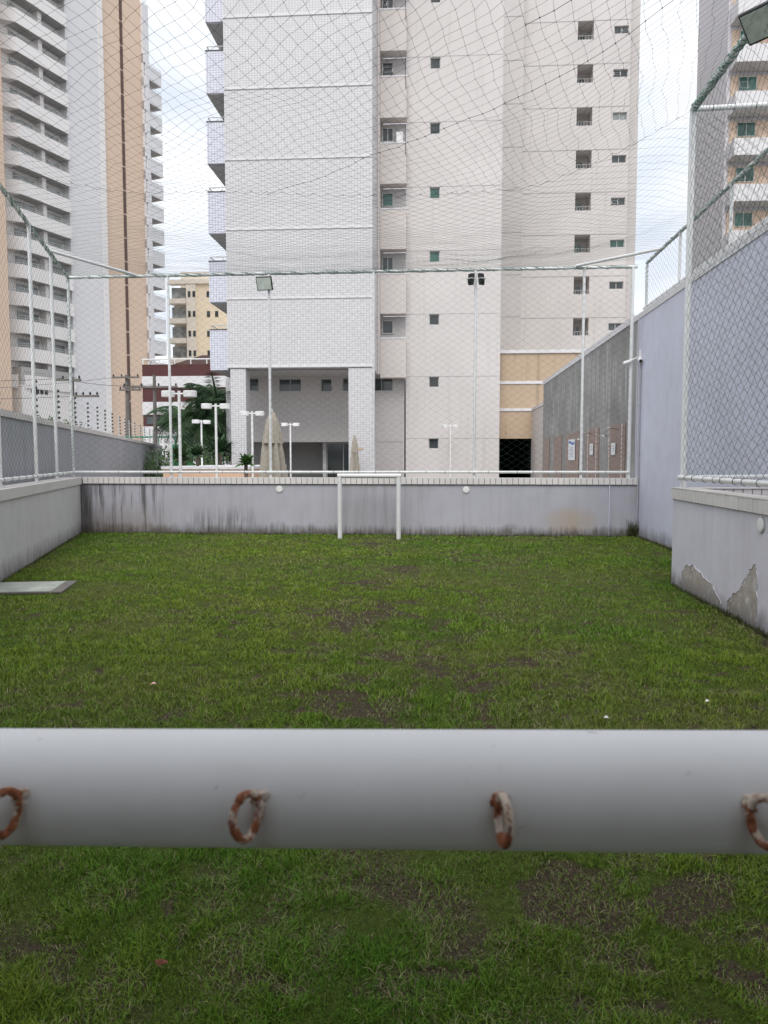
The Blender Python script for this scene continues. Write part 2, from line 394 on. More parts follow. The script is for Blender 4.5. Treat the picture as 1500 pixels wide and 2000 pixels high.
# grass blades
def blades(n, y0, y1, hm, wd):
    y = RNG.uniform(y0, y1, n); xl = np.maximum(-6.89+.31*(14.4-y), -.85*y-.6); xr = np.minimum(np.where(y < 9.0, 2.68, 3.68), .55*y+.7)
    x = xl+(xr-xl)*RNG.random(n)
    s = soil(x, y); d = dry(x, y); keep = RNG.random(n) > np.clip(s*1.1-.2, 0, np.where(y < 3.3, .62, .78))
    x, y, s, d = x[keep], y[keep], s[keep], d[keep]
    tuft = np.clip((fbm(x, y, 7, 101)-.5)*1.9+.5, 0, 1); h = hm*(.35+1.25*tuft)*RNG.uniform(.55, 1.35, len(x))*(1-.45*s)
    man = (x > -4.95) & (x < -4.0) & (y > 7.78) & (y < 8.7) & (x < -4.0)
    h[man & (RNG.random(len(x)) > .06)] = 0.0
    return x, y, s, d, h, tuft, np.full(len(x), wd)
parts = [blades(300000, 1.5, 3.2, .024, .0024), blades(220000, 3.2, 6.2, .029, .0034), blades(150000, 6.2, 10.2, .026, .005), blades(110000, 10.2, 14.40, .026, .008)]
x, y, s, d, h, tf, wd = [np.concatenate(q) for q in zip(*parts)]
k = h > .001; x, y, s, d, h, tf, wd = [q[k] for q in (x, y, s, d, h, tf, wd)]
n = len(x); an = RNG.uniform(0, 2*np.pi, n); lean = RNG.uniform(.15, 1.3, n)*h*(1+.5*(s > .3)); la = RNG.uniform(0, 2*np.pi, n)
z0 = (fbm(x, y, .8, 77)-.5)*.03-.004
wx, wy = np.cos(an)*wd/2, np.sin(an)*wd/2; lx, ly = np.cos(la)*lean, np.sin(la)*lean
B0 = np.stack([x-wx, y-wy, z0], -1); B1 = np.stack([x+wx, y+wy, z0], -1)
C0 = np.stack([x-wx*.8+lx*.35, y-wy*.8+ly*.35, z0+h*.6], -1); C1 = np.stack([x+wx*.8+lx*.35, y+wy*.8+ly*.35, z0+h*.6], -1)
TP = np.stack([x+lx, y+ly, z0+h*(1-.25*lean/np.maximum(h, 1e-4)*.5)], -1)
V = np.stack([B0, B1, C1, C0, TP], 1).reshape(-1, 3); b = (np.arange(n)*5)[:, None]
F = np.concatenate([b+np.array([[0, 1, 2]]), b+np.array([[0, 2, 3]]), b+np.array([[3, 2, 4]])], 0)
ga = np.array([.105, .220, .018]); gb = np.array([.180, .262, .030]); dr = np.array([.27, .245, .135]); dk = np.array([.052, .120, .012])
t = RNG.random((n, 1)); c = ga*(1-t)+gb*t; q = np.clip(.9-1.2*tf, 0, 1)[:, None]*.5; c = c*(1-q)+dk*q; hv = fbm(x, y, .6, 141)[:, None]; c = c*(1+(hv-.5)*np.array([[1.0, .35, .6]]))
q = (d*.35)[:, None]; c = c*(1-q)+np.array([.15, .165, .045])*q
isdry = (RNG.random(n) < (.04+.12*d+.42*s))[:, None]; c = np.where(isdry, dr*RNG.uniform(.55, 1.2, (n, 1)), c)
c = np.repeat(c*RNG.uniform(.75, 1.25, (n, 1)), 5, 0)
g = G('grass_blade'); at = g.new('ShaderNodeVertexColor', layer_name='col'); M['grass'] = g.out(at.outputs['Color'], .6, .2)
tag(part_np('grass', np_mesh('grass', V, F, M['grass'], c)), 'short patchy green grass covering the walled play lawn', 'grass', kind='stuff')
# scattered litter and fallen leaves
def leaf_bit(x, y, c, nm, lab, cat, r=.03):
    mb = MB(); pts = [(x+r*math.cos(a)*(.6+.5*random.random()), y+.6*r*math.sin(a)*(.6+.5*random.random()), .028+.01*random.random()) for a in np.linspace(0, 5.6, 7)]
    mb.add(pts+[(x, y, .045)], [(i, (i+1) % 7, 7) for i in range(7)]); tag(mb.build(nm, plain(nm+'_colour', c, .7)), lab, cat)
leaf_bit(-1.78, 4.64, (.75, .42, .42), 'fallen_petal', 'tiny pink petal lying on the grass at left', 'petal')
leaf_bit(.93, 4.2, (.8, .8, .78), 'paper_scrap', 'tiny white scrap on the grass just above the near crossbar', 'scrap', .018)
leaf_bit(1.58, 4.53, (.8, .78, .76), 'paper_scrap', 'tiny white scrap on the grass near the right edge', 'scrap', .016)
leaf_bit(-.77, 2.02, (.17, .055, .03), 'fallen_leaf', 'brown fallen leaf in the near grass at bottom left', 'leaf', .022)

# ------------------------------------------------------------------ field walls
def coping_row(parent, x0, x1, Yf, z0, z1, side='front', pitch=.104, mat=None):
    n = int(round((x1-x0)/pitch)); p = (x1-x0)/n; mb = MB()
    if side == 'front': mb.bbox(.0045, p-.0045, 0, .02, 0, z1-z0, .002)
    else: mb.bbox(-.01, .01, .0035, p-.0035, 0, z1-z0, .002)
    me = mb.mesh('coping_tile', M['coping'])
    for i in range(n):
        o = bpy.data.objects.new('coping_tile', me); link(o, parent); j = random.uniform(-.0015, .0015)
        o.location = Vector((x0+i*p, Yf+j, z0) if side == 'front' else (Yf+j, x0+i*p, z0)) - parent.location
YB = 14.42
bw = thing('back_wall', 'low stained lilac wall with tiled coping behind the far goal', 'wall', (-1.5, YB, 0))
MB().box(-7.1, 3.688, YB, YB+.16, -.3, .955).build('wall_body', M['wall_back'], bw)
MB().box(-6.89, 3.685, YB-.018, YB+.17, .957, 1.072).build('coping_bed', M['joint'], bw)
MB().box(-6.91, 3.687, YB-.010, YB+.18, 1.0735, 1.086).build('coping_cap', M['coping_top'], bw)
coping_row(bw, -6.84, 3.68, YB-.034, .966, 1.088)
mb = MB(); mb.box(-6.89, -6.68, YB-.012, YB-.002, 0, .95); mb.build('end_pilaster', M['wall_back'], bw)
# weeds and dirt at the foot
def weeds(parent, pts, n, h, name='foot_weeds'):
    V = []; F = []
    for k in range(n):
        i = random.randrange(len(pts)-1); t = random.random(); a = Vector(pts[i]); b = Vector(pts[i+1]); p = a.lerp(b, t)
        hh = h*random.uniform(.3, 1.2)*(.5+fbm(np.array([p.x*1.7]), np.array([p.y*1.7]), 1., 5)[0]); an = random.uniform(0, 6.28); wv = random.uniform(.004, .011)
        q = Vector((math.cos(an), math.sin(an), 0)); l = Vector((random.uniform(-.5, .5), random.uniform(-.5, .1), 0))*hh
        m = len(V); V += [p-q*wv, p+q*wv, p+l+Vector((0, 0, hh))]; F.append((m, m+1, m+2))
    mb = MB(); mb.add(V, F); o = mb.build(name, M['moss'], parent); o['kind'] = 'stuff'; return o
weeds(bw, [(-6.75, YB-.02, -.01), (3.65, YB-.02, -.01)], 2200, .06)
weeds(bw, [(3.5, YB-.03, 0), (3.66, YB-.03, 0)], 160, .26)

def LW(Y, off=0): return -6.89+.31*(14.4-Y)-off
lw = thing('left_wall', 'plain grey wall with smooth coping along the left of the lawn', 'wall', (LW(8), 8, 0))
def slab(Ya, Yb_, o0, o1, z0, z1):
    mb = MB(); A = [(LW(Ya, o0), Ya), (LW(Yb_, o0), Yb_), (LW(Yb_, o1), Yb_), (LW(Ya, o1), Ya)]
    mb.prism([(p[0], p[1], z0) for p in A], (0, 0, z1-z0)); return mb
slab(-1, 14.40, 0, .28, -.3, .95).build('wall_body', M['wall_left'], lw)
for a, b in ((-1, 3.2), (3.206, 8.5), (8.506, 14.38)):
    slab(a, b, -.03, .31, .953, 1.085).build('coping_slab', M['coping_top'], lw)
weeds(lw, [(LW(3)+.02, 3, 0), (LW(14.3)+.02, 14.3, 0)], 1500, .045)
tw = thing('tall_wall', 'tall lilac painted wall along the right side of the lawn', 'wall', (3.69, 9, 0))
MB().box(3.69, 3.90, 1.0, 14.75, -.3, 4.0).build('wall_body', M['wall_tall'], tw)
MB().box(3.675, 3.92, 1.0, 15.0, 4.003, 4.10).build('coping_slab', M['white'], tw)
MB().box(3.655, 3.69, 8.9, 14.40, -.05, .05).build('footing', M['conc'], tw)
weeds(tw, [(3.65, 9.2, .0), (3.65, 14.35, .0)], 900, .06)
cw = thing('render_wall', 'bare grey rendered wall with pale runs beyond the back wall', 'wall', (3.69, 20, 0))
MB().box(3.70, 3.90, 14.76, 27.6, -.3, 4.02).build('wall_body', M['wall_conc'], cw)
MB().box(3.68, 3.92, 15.01, 27.7, 4.023, 4.15).build('coping_slab', M['white'], cw)
rw = thing('low_wall', 'low lilac wall with peeling paint jutting in at right', 'wall', (2.68, 7, 0))
MB().box(2.68, 2.84, 2.0, 8.95, -.3, .985).build('wall_body', M['wall_low'], rw)
MB().box(2.842, 3.685, 8.79, 8.95, -.3, .985).build('return_wall', M['wall_low'], rw)
MB().box(2.668, 2.852, 2.0, 8.962, .987, 1.108).build('coping_bed', M['joint'], rw)
MB().box(2.854, 3.684, 8.782, 8.96, .987, 1.108).build('coping_bed', M['joint'], rw)
MB().box(2.652, 2.868, 2.0, 8.98, 1.110, 1.122).build('coping_cap', M['coping_top'], rw)
MB().box(2.870, 3.682, 8.755, 8.985, 1.110, 1.122).build('coping_cap', M['coping_top'], rw)
coping_row(rw, 4.3, 8.96, 2.664, .993, 1.108, 'side')
coping_row(rw, 2.872, 3.68, 8.765, .993, 1.108, 'front')
g = G('peeled_render'); v = g.pos(); a = g.noise(v, 5, 5, .65); b2 = g.noise(v, 14, 4)
cl = g.mix(g.ramp(a, .35, .65), (.34, .29, .25), (.52, .48, .45)); cl = g.mix(g.ramp(b2, .55, .66), cl, (.62, .61, .62)); zz = g.sep(v); cl = g.mix(g.math('MULTIPLY', g.rng(g.math('ADD', zz[2], g.math('MULTIPLY', a, -.2)), -.08, .10, 1, 0), .8), cl, (.16, .15, .15)); M['peel'] = g.out(cl, .95, .1)
def peel(outl):
    P = []
    for i in range(len(outl)):
        a = Vector(outl[i]); b = Vector(outl[(i+1) % len(outl)])
        for k in range(5):
            p = a.lerp(b, k/5); j = 0 if p.y < .03 else .016
            P.append((2.6785, p.x+random.uniform(-j, j), p.y+random.uniform(-j, j)))
    n = len(P); c = Vector((2.678, sum(p[1] for p in P)/n, sum(p[2] for p in P)/n))
    mb = MB(); mb.add(P+[c], [(i, (i+1) % n, n) for i in range(n)]); mb.build('peeled_patch', M['peel'], rw)
    mb = MB()
    for i in range(n):
        if P[i][2] > .06 and P[(i+1) % n][2] > .06 and random.random() < .75:
            a = Vector(P[i]); b = Vector(P[(i+1) % n]); ce = Vector((0, c.y, c.z)); d = (Vector((0, a.y, a.z))-ce).normalized()*.006
            o = Vector((-.006, 0, 0)); mb.add([a, b, b+d+o, a+d+o, b+d*1.6, a+d*1.6], [(0, 1, 2, 3), (3, 2, 4, 5)])
    if mb.v: mb.build('paint_flake', M['wall_low'], rw)
peel([(8.62, .0), (8.60, .17), (8.42, .30), (8.22, .33), (7.95, .27), (7.62, .20), (7.42, .10), (7.34, .0)])
peel([(7.30, .0), (7.20, .16), (6.98, .28), (6.80, .44), (6.66, .55), (6.60, .50), (6.58, .22), (6.62, .0)])
weeds(rw, [(2.66, 4.5, 0), (2.66, 8.9, 0)], 900, .06)
nbd = thing('sky_blocker', 'added grey building behind the camera, unseen, blocking sky light', 'building', (-1, -1.6, 0))  # unseen building added behind the camera to dim crossbar and near lawn
mbx = MB(); mbx.box(-9, 9, -6, -1.6, -.1, 7.0); mbx.build('wall', M['blocker_grey'], nbd)
for k in range(2):
    for x_ in (-5, -1, 3): MB().box(x_, x_+1.3, -1.598, -1.56, 1.2+2.7*k, 2.4+2.7*k).build('window', M['glass'], nbd)  # windows on the added building, out of view as well
# round bulkhead lamps
def bulkhead(loc, axis, label):
    t = thing('wall_light', label, 'wall light', loc, group='round wall lights on the lawn walls')
    for r, d0, d1, nm, m in ((.068, 0, .010, 'rim', 'alu'), (.059, .010, .016, 'diffuser', 'lampwhite')):
        mb = MB(); mb.smooth = True; K = 28; vs = []
        for d, rr in ((d0, r), (d1*.7+d0*.3, r), (d1, r*.86)):
            for k in range(K):
                a = 2*math.pi*k/K; u_, v_ = rr*math.cos(a), rr*math.sin(a)
                vs.append((u_, -d, v_) if axis == 'y' else (-d, u_, v_))
        fs = [tuple(range(56, 84))]
        for i in (0, 28):
            for k in range(K): k2 = (k+1) % K; fs.append((i+k, i+k2, i+28+k2, i+28+k))
        mb.add(vs, fs); mb.build(nm, M[m], t, local=True)
bulkhead((-3.0, YB-.003, .865), 'y', 'round white wall light on the back wall left of the goal')
bulkhead((.53, YB-.003, .865), 'y', 'round white wall light on the back wall right of the goal')
bulkhead((2.677, 6.54, .90), 'x', 'round white wall light on the low wall at the right edge')
# inspection cover
mc = thing('inspection_cover', 'square grey concrete inspection cover in the grass at left', 'cover', (-4.5, 8.2, 0))
M['cover'] = plaster('cover_concrete', (.36, .38, .345), .25, 4, .2)
mb = MB(); mb.prism([(-4.98, 7.76, .0), (-4.04, 7.94, .0), (-4.22, 8.68, .0), (-5.1, 8.5, .0)], (0, 0, .016)); mb.build('frame', M['conc'], mc)
mb = MB(); mb.prism([(-4.9, 7.80, .012), (-4.16, 7.95, .012), (-4.32, 8.60, .012), (-5.04, 8.45, .012)], (0, 0, .010)); mb.build('lid', M['cover'], mc)

# ------------------------------------------------------------------ goals
def goal(name, label, xl, xr, Y, top, r, zl=None):
    t = thing(name, label, 'goal', ((xl+xr)/2, Y, 0), group='small white goals')
    zc = top-r
    for x in (xl, xr): MB().tube([(x, Y, -.2), (x, Y, zc)], r, 24).build('post', M['goalpaint'], t)
    return t, zc
g = G('goal_paint'); v = g.pos(obj=True); a = g.noise(v, 5, 5, .6); b2 = g.noise(v, 60, 4, .7)
cl = g.mix(g.ramp(a, .35, .7), (.70, .70, .70), (.76, .765, .78)); cl = g.mix(g.math('MULTIPLY', g.ramp(b2, .66, .76), .5), cl, (.42, .40, .36))
sp = g.noise(g.pos((1, 1, 1), True), 38, 2, .5); cl = g.mix(g.math('MULTIPLY', g.ramp(sp, .74, .80), .6), cl, (.20, .18, .16))
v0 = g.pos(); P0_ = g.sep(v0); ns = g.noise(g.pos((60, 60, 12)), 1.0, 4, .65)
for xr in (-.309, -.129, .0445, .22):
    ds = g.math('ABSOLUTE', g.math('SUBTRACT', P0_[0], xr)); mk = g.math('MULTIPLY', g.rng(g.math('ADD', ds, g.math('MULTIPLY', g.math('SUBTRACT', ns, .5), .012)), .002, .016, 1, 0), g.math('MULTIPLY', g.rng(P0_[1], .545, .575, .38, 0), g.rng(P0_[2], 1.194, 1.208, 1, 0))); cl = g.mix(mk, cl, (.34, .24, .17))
scf = g.noise(g.pos((4, 4, 40)), 1.0, 5, .7); cl = g.mix(g.math('MULTIPLY', g.ramp(scf, .60, .72), .22), cl, (.45, .44, .42))
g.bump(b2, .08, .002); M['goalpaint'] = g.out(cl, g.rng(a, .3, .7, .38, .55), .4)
t, zc = goal('far_goal', 'small white tubular goal standing in front of the back wall', -1.765, -.70, 13.78, 1.175, .041)
MB().tube([(-1.806, 13.78, zc), (-.659, 13.78, zc)], .041, 24).build('crossbar', M['goalpaint'], t)
ng = thing('near_goal', 'thick white crossbar of the near goal with rusty rings', 'goal', (-.05, .58, 0), group='small white goals')
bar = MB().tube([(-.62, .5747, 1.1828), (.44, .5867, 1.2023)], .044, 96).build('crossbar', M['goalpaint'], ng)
for x, y, z in ((-.60, .575, 1.183), (.42, .5865, 1.202)): MB().tube([(x, y, -.2), (x, y, z)], .044, 32).build('post', M['goalpaint'], ng)
g = G('rusty_ring_paint'); v = g.pos(); a = g.noise(v, 70, 5, .65); b2 = g.noise(v, 260, 4); zz = g.sep(v)
rust = g.mix(g.ramp(b2, .3, .7), (.10, .036, .018), (.36, .135, .065)); low = g.rng(zz[2], 1.172, 1.208, .13, .0)
cl = g.mix(g.ramp(g.math('SUBTRACT', a, low), .44, .50), rust, (.52, .44, .37)); g.bump(g.math('ADD', a, b2), .9, .0015); M['rust'] = g.out(cl, .85, .2)
def ring(cx, side, rot, w_, h_):
    tt = (cx+.62)/1.06; cy = .5747+.012*tt; cz = 1.1828+.0195*tt; el = R(13)
    wp_ = Vector((cx, cy-.0435*math.cos(el), cz+.0435*math.sin(el)))      # weld point on the bar
    d = Vector((side*math.cos(rot), -math.sin(rot), 0)); vv = Vector((0, .08, 1)).normalized()
    c = wp_+d*(w_/2-.003)-vv*(h_/2-.009)+Vector((0, -.0055, 0))
    pts = []; rr = []
    for k in range(30):
        a = 2*math.pi*k/30; sq = .5+.5*math.sin(a); ww = w_/2*(.80+.22*sq)
        p = c+d*(ww*math.cos(a))+vv*(h_/2*math.sin(a)); pts.append(p+Vector([random.uniform(-1, 1) for _ in range(3)])*.0003); rr.append(.0030+random.uniform(-.0003, .0005))
    rg = MB().tube(pts, rr, 14, closed=True).build('net_ring', M['rust'], ng)
    mb = MB()
    for j, (ox, oz, q) in enumerate(((.0, .001, 1.1), (.0035, .003, .8), (-.003, -.001, .8), (.002, -.004, .7))):
        mb.lathe([(.0006*q, -.004*q), (.0040*q, -.0022*q), (.0046*q, .001*q), (.003*q, .0038*q), (.0006*q, .0046*q)], 12, wp_+Vector((ox, -.0008, oz)), lambda a, z: 1+.25*math.sin(3*a+j)+.12*math.sin(5*a+2*j))
    mb.build('weld', M['rust'], rg)
ring(-.3090, -1, R(54), .024, .031); ring(-.1290, -1, R(52), .026, .032); ring(.0445, 1, R(74), .024, .033); ring(.2200, 1, R(46), .027, .033)
# ------------------------------------------------------------------ nets and fences
def cords(P0, P1, r):
    P0 = np.asarray(P0); P1 = np.asarray(P1); n = len(P0); r = np.broadcast_to(np.asarray(r, float), (n,))[:, None]
    t = P1-P0; t = t/np.maximum(np.linalg.norm(t, axis=1, keepdims=True), 1e-9)
    ref = np.where(np.abs(t[:, 2:3]) < .8, np.array([[0, 0, 1.]]), np.array([[1., 0, 0]])); a = np.cross(t, ref); a /= np.linalg.norm(a, axis=1, keepdims=True); b = np.cross(t, a)
    V = np.empty((n, 6, 3))
    for k in range(3):
        o = (a*math.cos(k*2.0944)+b*math.sin(k*2.0944))*r; V[:, k] = P0+o; V[:, k+3] = P1+o
    base = (np.arange(n)*6)[:, None]
    F = np.concatenate([base+np.array([[k, (k+1) % 3, (k+1) % 3+3, k+3]]) for k in range(3)], 0)
    return V.reshape(-1, 3), F
def knots(P, r):
    P = np.asarray(P); n = len(P); O = np.array([[1,0,0],[0,1,0],[-1,0,0],[0,-1,0],[0,0,1],[0,0,-1.]])*r
    V = (P[:, None, :]+O[None]).reshape(-1, 3); base = (np.arange(n)*6)[:, None]
    F = np.concatenate([base+np.array([[a, b, 4, 4]]) for a, b in ((0,1),(1,2),(2,3),(3,0))]+[base+np.array([[b, a, 5, 5]]) for a, b in ((0,1),(1,2),(2,3),(3,0))], 0)
    return V, F[:, :3]
def flat_net(name, parent, fn, U_, Vn, du, dv, r, seed, wob=.012, kr=0):
    # diamonds in (u,v), fn maps to world
    I = np.arange(0, int(U_/du*2)+1); J = np.arange(0, int(Vn/dv*2)+1)
    u, v = np.meshgrid(I*du/2, J*dv/2, indexing='ij'); ok = ((np.add.outer(I, J)) % 2 == 0)
    uu = u+(fbm(u, v, 1.3, seed)-.5)*wob*6+(RNG.random(u.shape)-.5)*wob; vv = v+(fbm(u, v, 1.1, seed+7)-.5)*wob*6+(RNG.random(u.shape)-.5)*wob
    edge = np.clip(np.minimum(np.minimum(u, U_-u), np.minimum(v, Vn-v))/.3, 0, 1); uu = u+(uu-u)*edge; vv = v+(vv-v)*edge
    uu = np.clip(uu, 0, U_); vv = np.clip(vv, 0, Vn); W = fn(uu, vv)
    P0 = []; P1 = []
    for di, dj in ((1, 1), (1, -1)):
        i0, j0 = np.nonzero(ok); i1, j1 = i0+di, j0+dj; k = (i1 < len(I)) & (j1 >= 0) & (j1 < len(J))
        P0.append(W[i0[k], j0[k]]); P1.append(W[i1[k], j1[k]])
    V, F = cords(np.concatenate(P0), np.concatenate(P1), r)
    o = part_np(name, np_mesh(name, V, F, M['net']), parent); o['kind'] = 'stuff'; return o
def helix(a, b, rad, r, pitch, seed=0):
    a = Vector(a); b = Vector(b); t = (b-a); Ln = t.length; t.normalize(); ref = Vector((0, 0, 1)) if abs(t.z) < .9 else Vector((1, 0, 0))
    n1 = t.cross(ref).normalized(); n2 = t.cross(n1); pts = []; n = int(Ln/pitch*7); ph = 0
    for i in range(n+1):
        ph += 2*math.pi/7*(1+.5*math.sin(i*.043+seed)); s_ = Ln*i/n
        pts.append(a+t*s_+(n1*math.cos(ph)+n2*math.sin(ph))*rad)
    P = np.array([tuple(p) for p in pts]); return cords(P[:-1], P[1:], r)
def lashing(parent, segs, rad, r=.004, pitch=.09, mat='lash'):
    Vs = []; Fs = []; n = 0
    for i, (a, b) in enumerate(segs):
        V, F = helix(a, b, rad+r*.6, r, pitch, i); Vs.append(V); Fs.append(F+n); n += len(V)
    o = part_np('lashing', np_mesh('lashing', np.concatenate(Vs), np.concatenate(Fs), M[mat]), parent); return o
def folded(parent, segs, rad):   # the folded-over net edge bound along the rail
    Vs = []; Fs = []; n = 0
    for i, (a, b) in enumerate(segs):
        for k in range(7):
            V, F = helix(a, b, rad+.003+.001*k, .0028, .30+.05*k, i*3+k*1.7); Vs.append(V); Fs.append(F+n); n += len(V)
    o = part_np('net_border', np_mesh('net_border', np.concatenate(Vs), np.concatenate(Fs), M['lash']), parent); o['kind'] = 'stuff'
def ties(parent, segs, rad, step=.36):
    mb = MB()
    for a, b in segs:
        a = Vector(a); b = Vector(b); t = (b-a); n = int(t.length/step); d = t.normalized(); ref = Vector((0, 0, 1)) if abs(d.z) < .9 else Vector((1, 0, 0)); n1 = d.cross(ref).normalized(); n2 = d.cross(n1)
        for i in range(1, n):
            c = a+t*((i+random.uniform(-.2, .2))/n); tl = random.uniform(-.012, .012)
            mb.tube([c+(n1*math.cos(k*.785)+n2*math.sin(k*.785))*(rad+.002)+d*tl*math.cos(k*.785) for k in range(8)], .003, 4, closed=True)
    if mb.v: mb.build('cord_tie', M['knot'], parent)['kind'] = 'stuff'
ZT, ZR = 4.90, 1.185; YF = 14.50
bf = thing('back_fence', 'tall white pipe fence with green net on the back wall', 'fence', (-1.5, YF, 1.09), group='net fences around the lawn')
for x in (-5.12, -3.18, -1.21, .68, 2.65): MB().tube([(x, YF, 1.07), (x, YF, ZT)], .026, 12).build('post', M['pipe'], bf)
MB().tube([(3.52, YF, 1.07), (3.52, YF, ZT)], .032, 12).build('post', M['pipe'], bf)
MB().tube([(-7.08, YF, ZT), (3.60, YF, ZT+.02)], .026, 12).build('top_rail', M['pipe'], bf)
MB().tube([(-7.05, YF-.05, ZR), (3.52, YF-.05, ZR+.01)], .024, 12).build('bottom_rail', M['pipe'], bf)
folded(bf, [((-7.08, YF, ZT), (3.60, YF, ZT+.02))], .026); ties(bf, [((-7.08, YF, ZT), (3.60, YF, ZT+.02)), ((-7.05, YF-.05, ZR), (3.52, YF-.05, ZR+.01))], .026, .42)
flat_net('net', bf, lambda u, v: np.stack([-7.05+u, YF-.04+.03*np.sin(u*.9)*np.sin(v*.8), ZR+v], -1), 10.6, ZT-ZR, .185, .125, .0011, 3)
brc = lambda a, b, par: MB().tube([a, b], .028, 12).build('corner_brace', M['pipe'], par)
brc((-5.75, YF-.02, 4.92), (LW(12.7, .15), 12.7, 4.92), bf); brc((2.5, YF-.02, 4.95), (3.78, 13.7, 5.02), bf)
lf = thing('left_fence', 'white pipe fence with green net on the left wall', 'fence', (LW(10, .15), 10, 1.09), group='net fences around the lawn')
for yy in (14.5, 12.85, 11.25, 9.2, 7.2, 5.2, 3.2): MB().tube([(LW(yy, .15), yy, 1.07), (LW(yy, .15), yy, ZT)], .027, 12).build('post', M['pipe'], lf)
A, B = (LW(1, .15), 1, ZT), (LW(14.5, .15), 14.5, ZT); MB().tube([A, B], .027, 12).build('top_rail', M['pipe'], lf)
A2, B2 = (LW(1, .10), 1, ZR), (LW(14.5, .10), 14.5, ZR); MB().tube([A2, B2], .025, 12).build('bottom_rail', M['pipe'], lf)
folded(lf, [(A, B)], .027); ties(lf, [(A, B), (A2, B2)], .027, .40); lashing(lf, [((LW(14.48, .15), 14.48, 1.15), (LW(14.48, .15), 14.48, ZT))], .027, .004, .10)
sl_ = math.hypot(1, .31)
flat_net('net', lf, lambda u, v: np.stack([LW(14.5-u/sl_, .12)+.02*np.sin(u), 14.5-u/sl_, ZR+v], -1), 10.5, ZT-ZR, .185, .125, .0011, 13)
# right: rail along the tall wall top, and the nook in front
tf_ = thing('wall_top_fence', 'short net fence standing on top of the tall wall', 'fence', (3.80, 12, 4.10), group='net fences around the lawn')
ZW = 5.02
for yy in (14.62, 12.68, 10.55, 8.6, 6.6): MB().tube([(3.80, yy, 4.09), (3.80, yy, ZW)], .024, 12).build('post', M['pipe'], tf_)
A, B = (3.80, 4, ZW), (3.80, 14.62, ZW); C_, D_ = (3.76, 4, 4.19), (3.76, 14.62, 4.19)
MB().tube([A, B], .026, 12).build('top_rail', M['pipe'], tf_); MB().tube([C_, D_], .026, 12).build('bottom_rail', M['pipe'], tf_)
folded(tf_, [(A, B)], .026); lashing(tf_, [((3.80, 14.62, 4.15), (3.80, 14.62, ZW))], .024, .005, .05); ties(tf_, [(A, B), (C_, D_)], .026, .3)
flat_net('net', tf_, lambda u, v: np.stack([3.79+0*u, 14.6-u, 4.2+v], -1), 9.5, ZW-4.2, .17, .115, .0013, 23)
nf = thing('nook_fence', 'tall net fence round the jutting low wall at right', 'fence', (2.76, 8.88, 1.12), group='net fences around the lawn')
ZN = 5.25
for p in ((2.76, 8.88), (2.76, 6.42), (2.76, 4.2)): MB().tube([(p[0], p[1], 1.11), (p[0], p[1], ZN)], .034, 14).build('post', M['pipe'], nf)
A, B = (2.76, 3, ZN), (2.76, 8.88, ZN); C_, D_ = (2.76, 8.88, ZN), (3.95, 8.88, ZN+.03)
MB().tube([A, B], .034, 14).build('top_rail', M['pipe'], nf); MB().tube([C_, D_], .03, 14).build('top_rail', M['pipe'], nf)
E_, F_ = (2.72, 3, 1.245), (2.72, 8.88, 1.235); G_, H_ = (2.76, 8.86, 1.235), (3.68, 8.86, 1.245)
MB().tube([E_, F_], .027, 14).build('bottom_rail', M['pipe'], nf); MB().tube([G_, H_], .025, 14).build('bottom_rail', M['pipe'], nf)
folded(nf, [(A, B)], .034); lashing(nf, [(A, B)], .036, .005, .06); ties(nf, [(C_, D_)], .03, .2); ties(nf, [(E_, F_)], .030, .26)
flat_net('net', nf, lambda u, v: np.stack([2.74-.02*np.sin(v*2)*np.sin(u), 8.86-u, 1.24+v], -1), 4.8, ZN-1.24, .15, .13, .0016, 33, .02)
flat_net('net', nf, lambda u, v: np.stack([2.78+u, 8.86+.02*np.sin(u*3), 1.24+v], -1), 1.0, ZN-1.24, .16, .12, .0016, 43, .02)
# ceiling net
cn = thing('ceiling_net', 'green overhead net sagging between the fence rails', 'net', (-1.5, 8, 4.9))
def zc_net(x, y):
    xl = -7.06+.31*(14.5-y); xr = 2.76+1.02*np.clip((y-8.7)/2.2, 0, 1); xn = np.clip((2*x-xl-xr)/(xr-xl), -1, 1); yn = np.clip((y-7.3)/7.2, -1, 1)
    base = 4.90+.12*np.clip((x-1)/2.5, 0, 1)+.2*np.clip((x-1.2)/1.5, 0, 1)*np.clip((11.4-y)/2.6, 0, 1)
    sag = .62*(1-np.abs(yn)**2.3)*(1-np.abs(xn)**3.0)
    return base-sag+(fbm(x, y, .45, 61)-.5)*.30*(1-np.abs(yn)**4)*(1-np.abs(xn)**4)+(fbm(x, y, 1.7, 67)-.5)*.04*(1-np.abs(yn)**6)*(1-np.abs(xn)**6)
YS = 8.65
def lattice(e1, e2, y0, y1, seed, wob, fine):
    I = np.arange(-220, 221); i, j = np.meshgrid(I, I, indexing='ij')
    u = -1.5+i*e1[0]+j*e2[0]; v = 8.6+i*e1[1]+j*e2[1]
    ed = np.clip((14.5-v)/.5, 0, 1)
    x = u+(fbm(u, v, .8, seed)-.5)*wob+(fbm(u, v, 2.6, seed+1)-.5)*fine+(RNG.random(u.shape)-.5)*.010
    y = v+((fbm(u, v, .7, seed+4)-.5)*wob+(fbm(u, v, 2.4, seed+5)-.5)*fine+(RNG.random(u.shape)-.5)*.010)*ed
    z = zc_net(x, y)+(RNG.random(u.shape)-.5)*.008
    ok = (x > -7.09+.31*(14.5-y)) & (np.where(y < 8.88, x < 2.76, x < 3.80)) & (y > y0) & (y < y1)
    return i, j, np.stack([x, y, z], -1), ok
nP0 = []; nP1 = []; nR = []; kn = []; sk_ = []
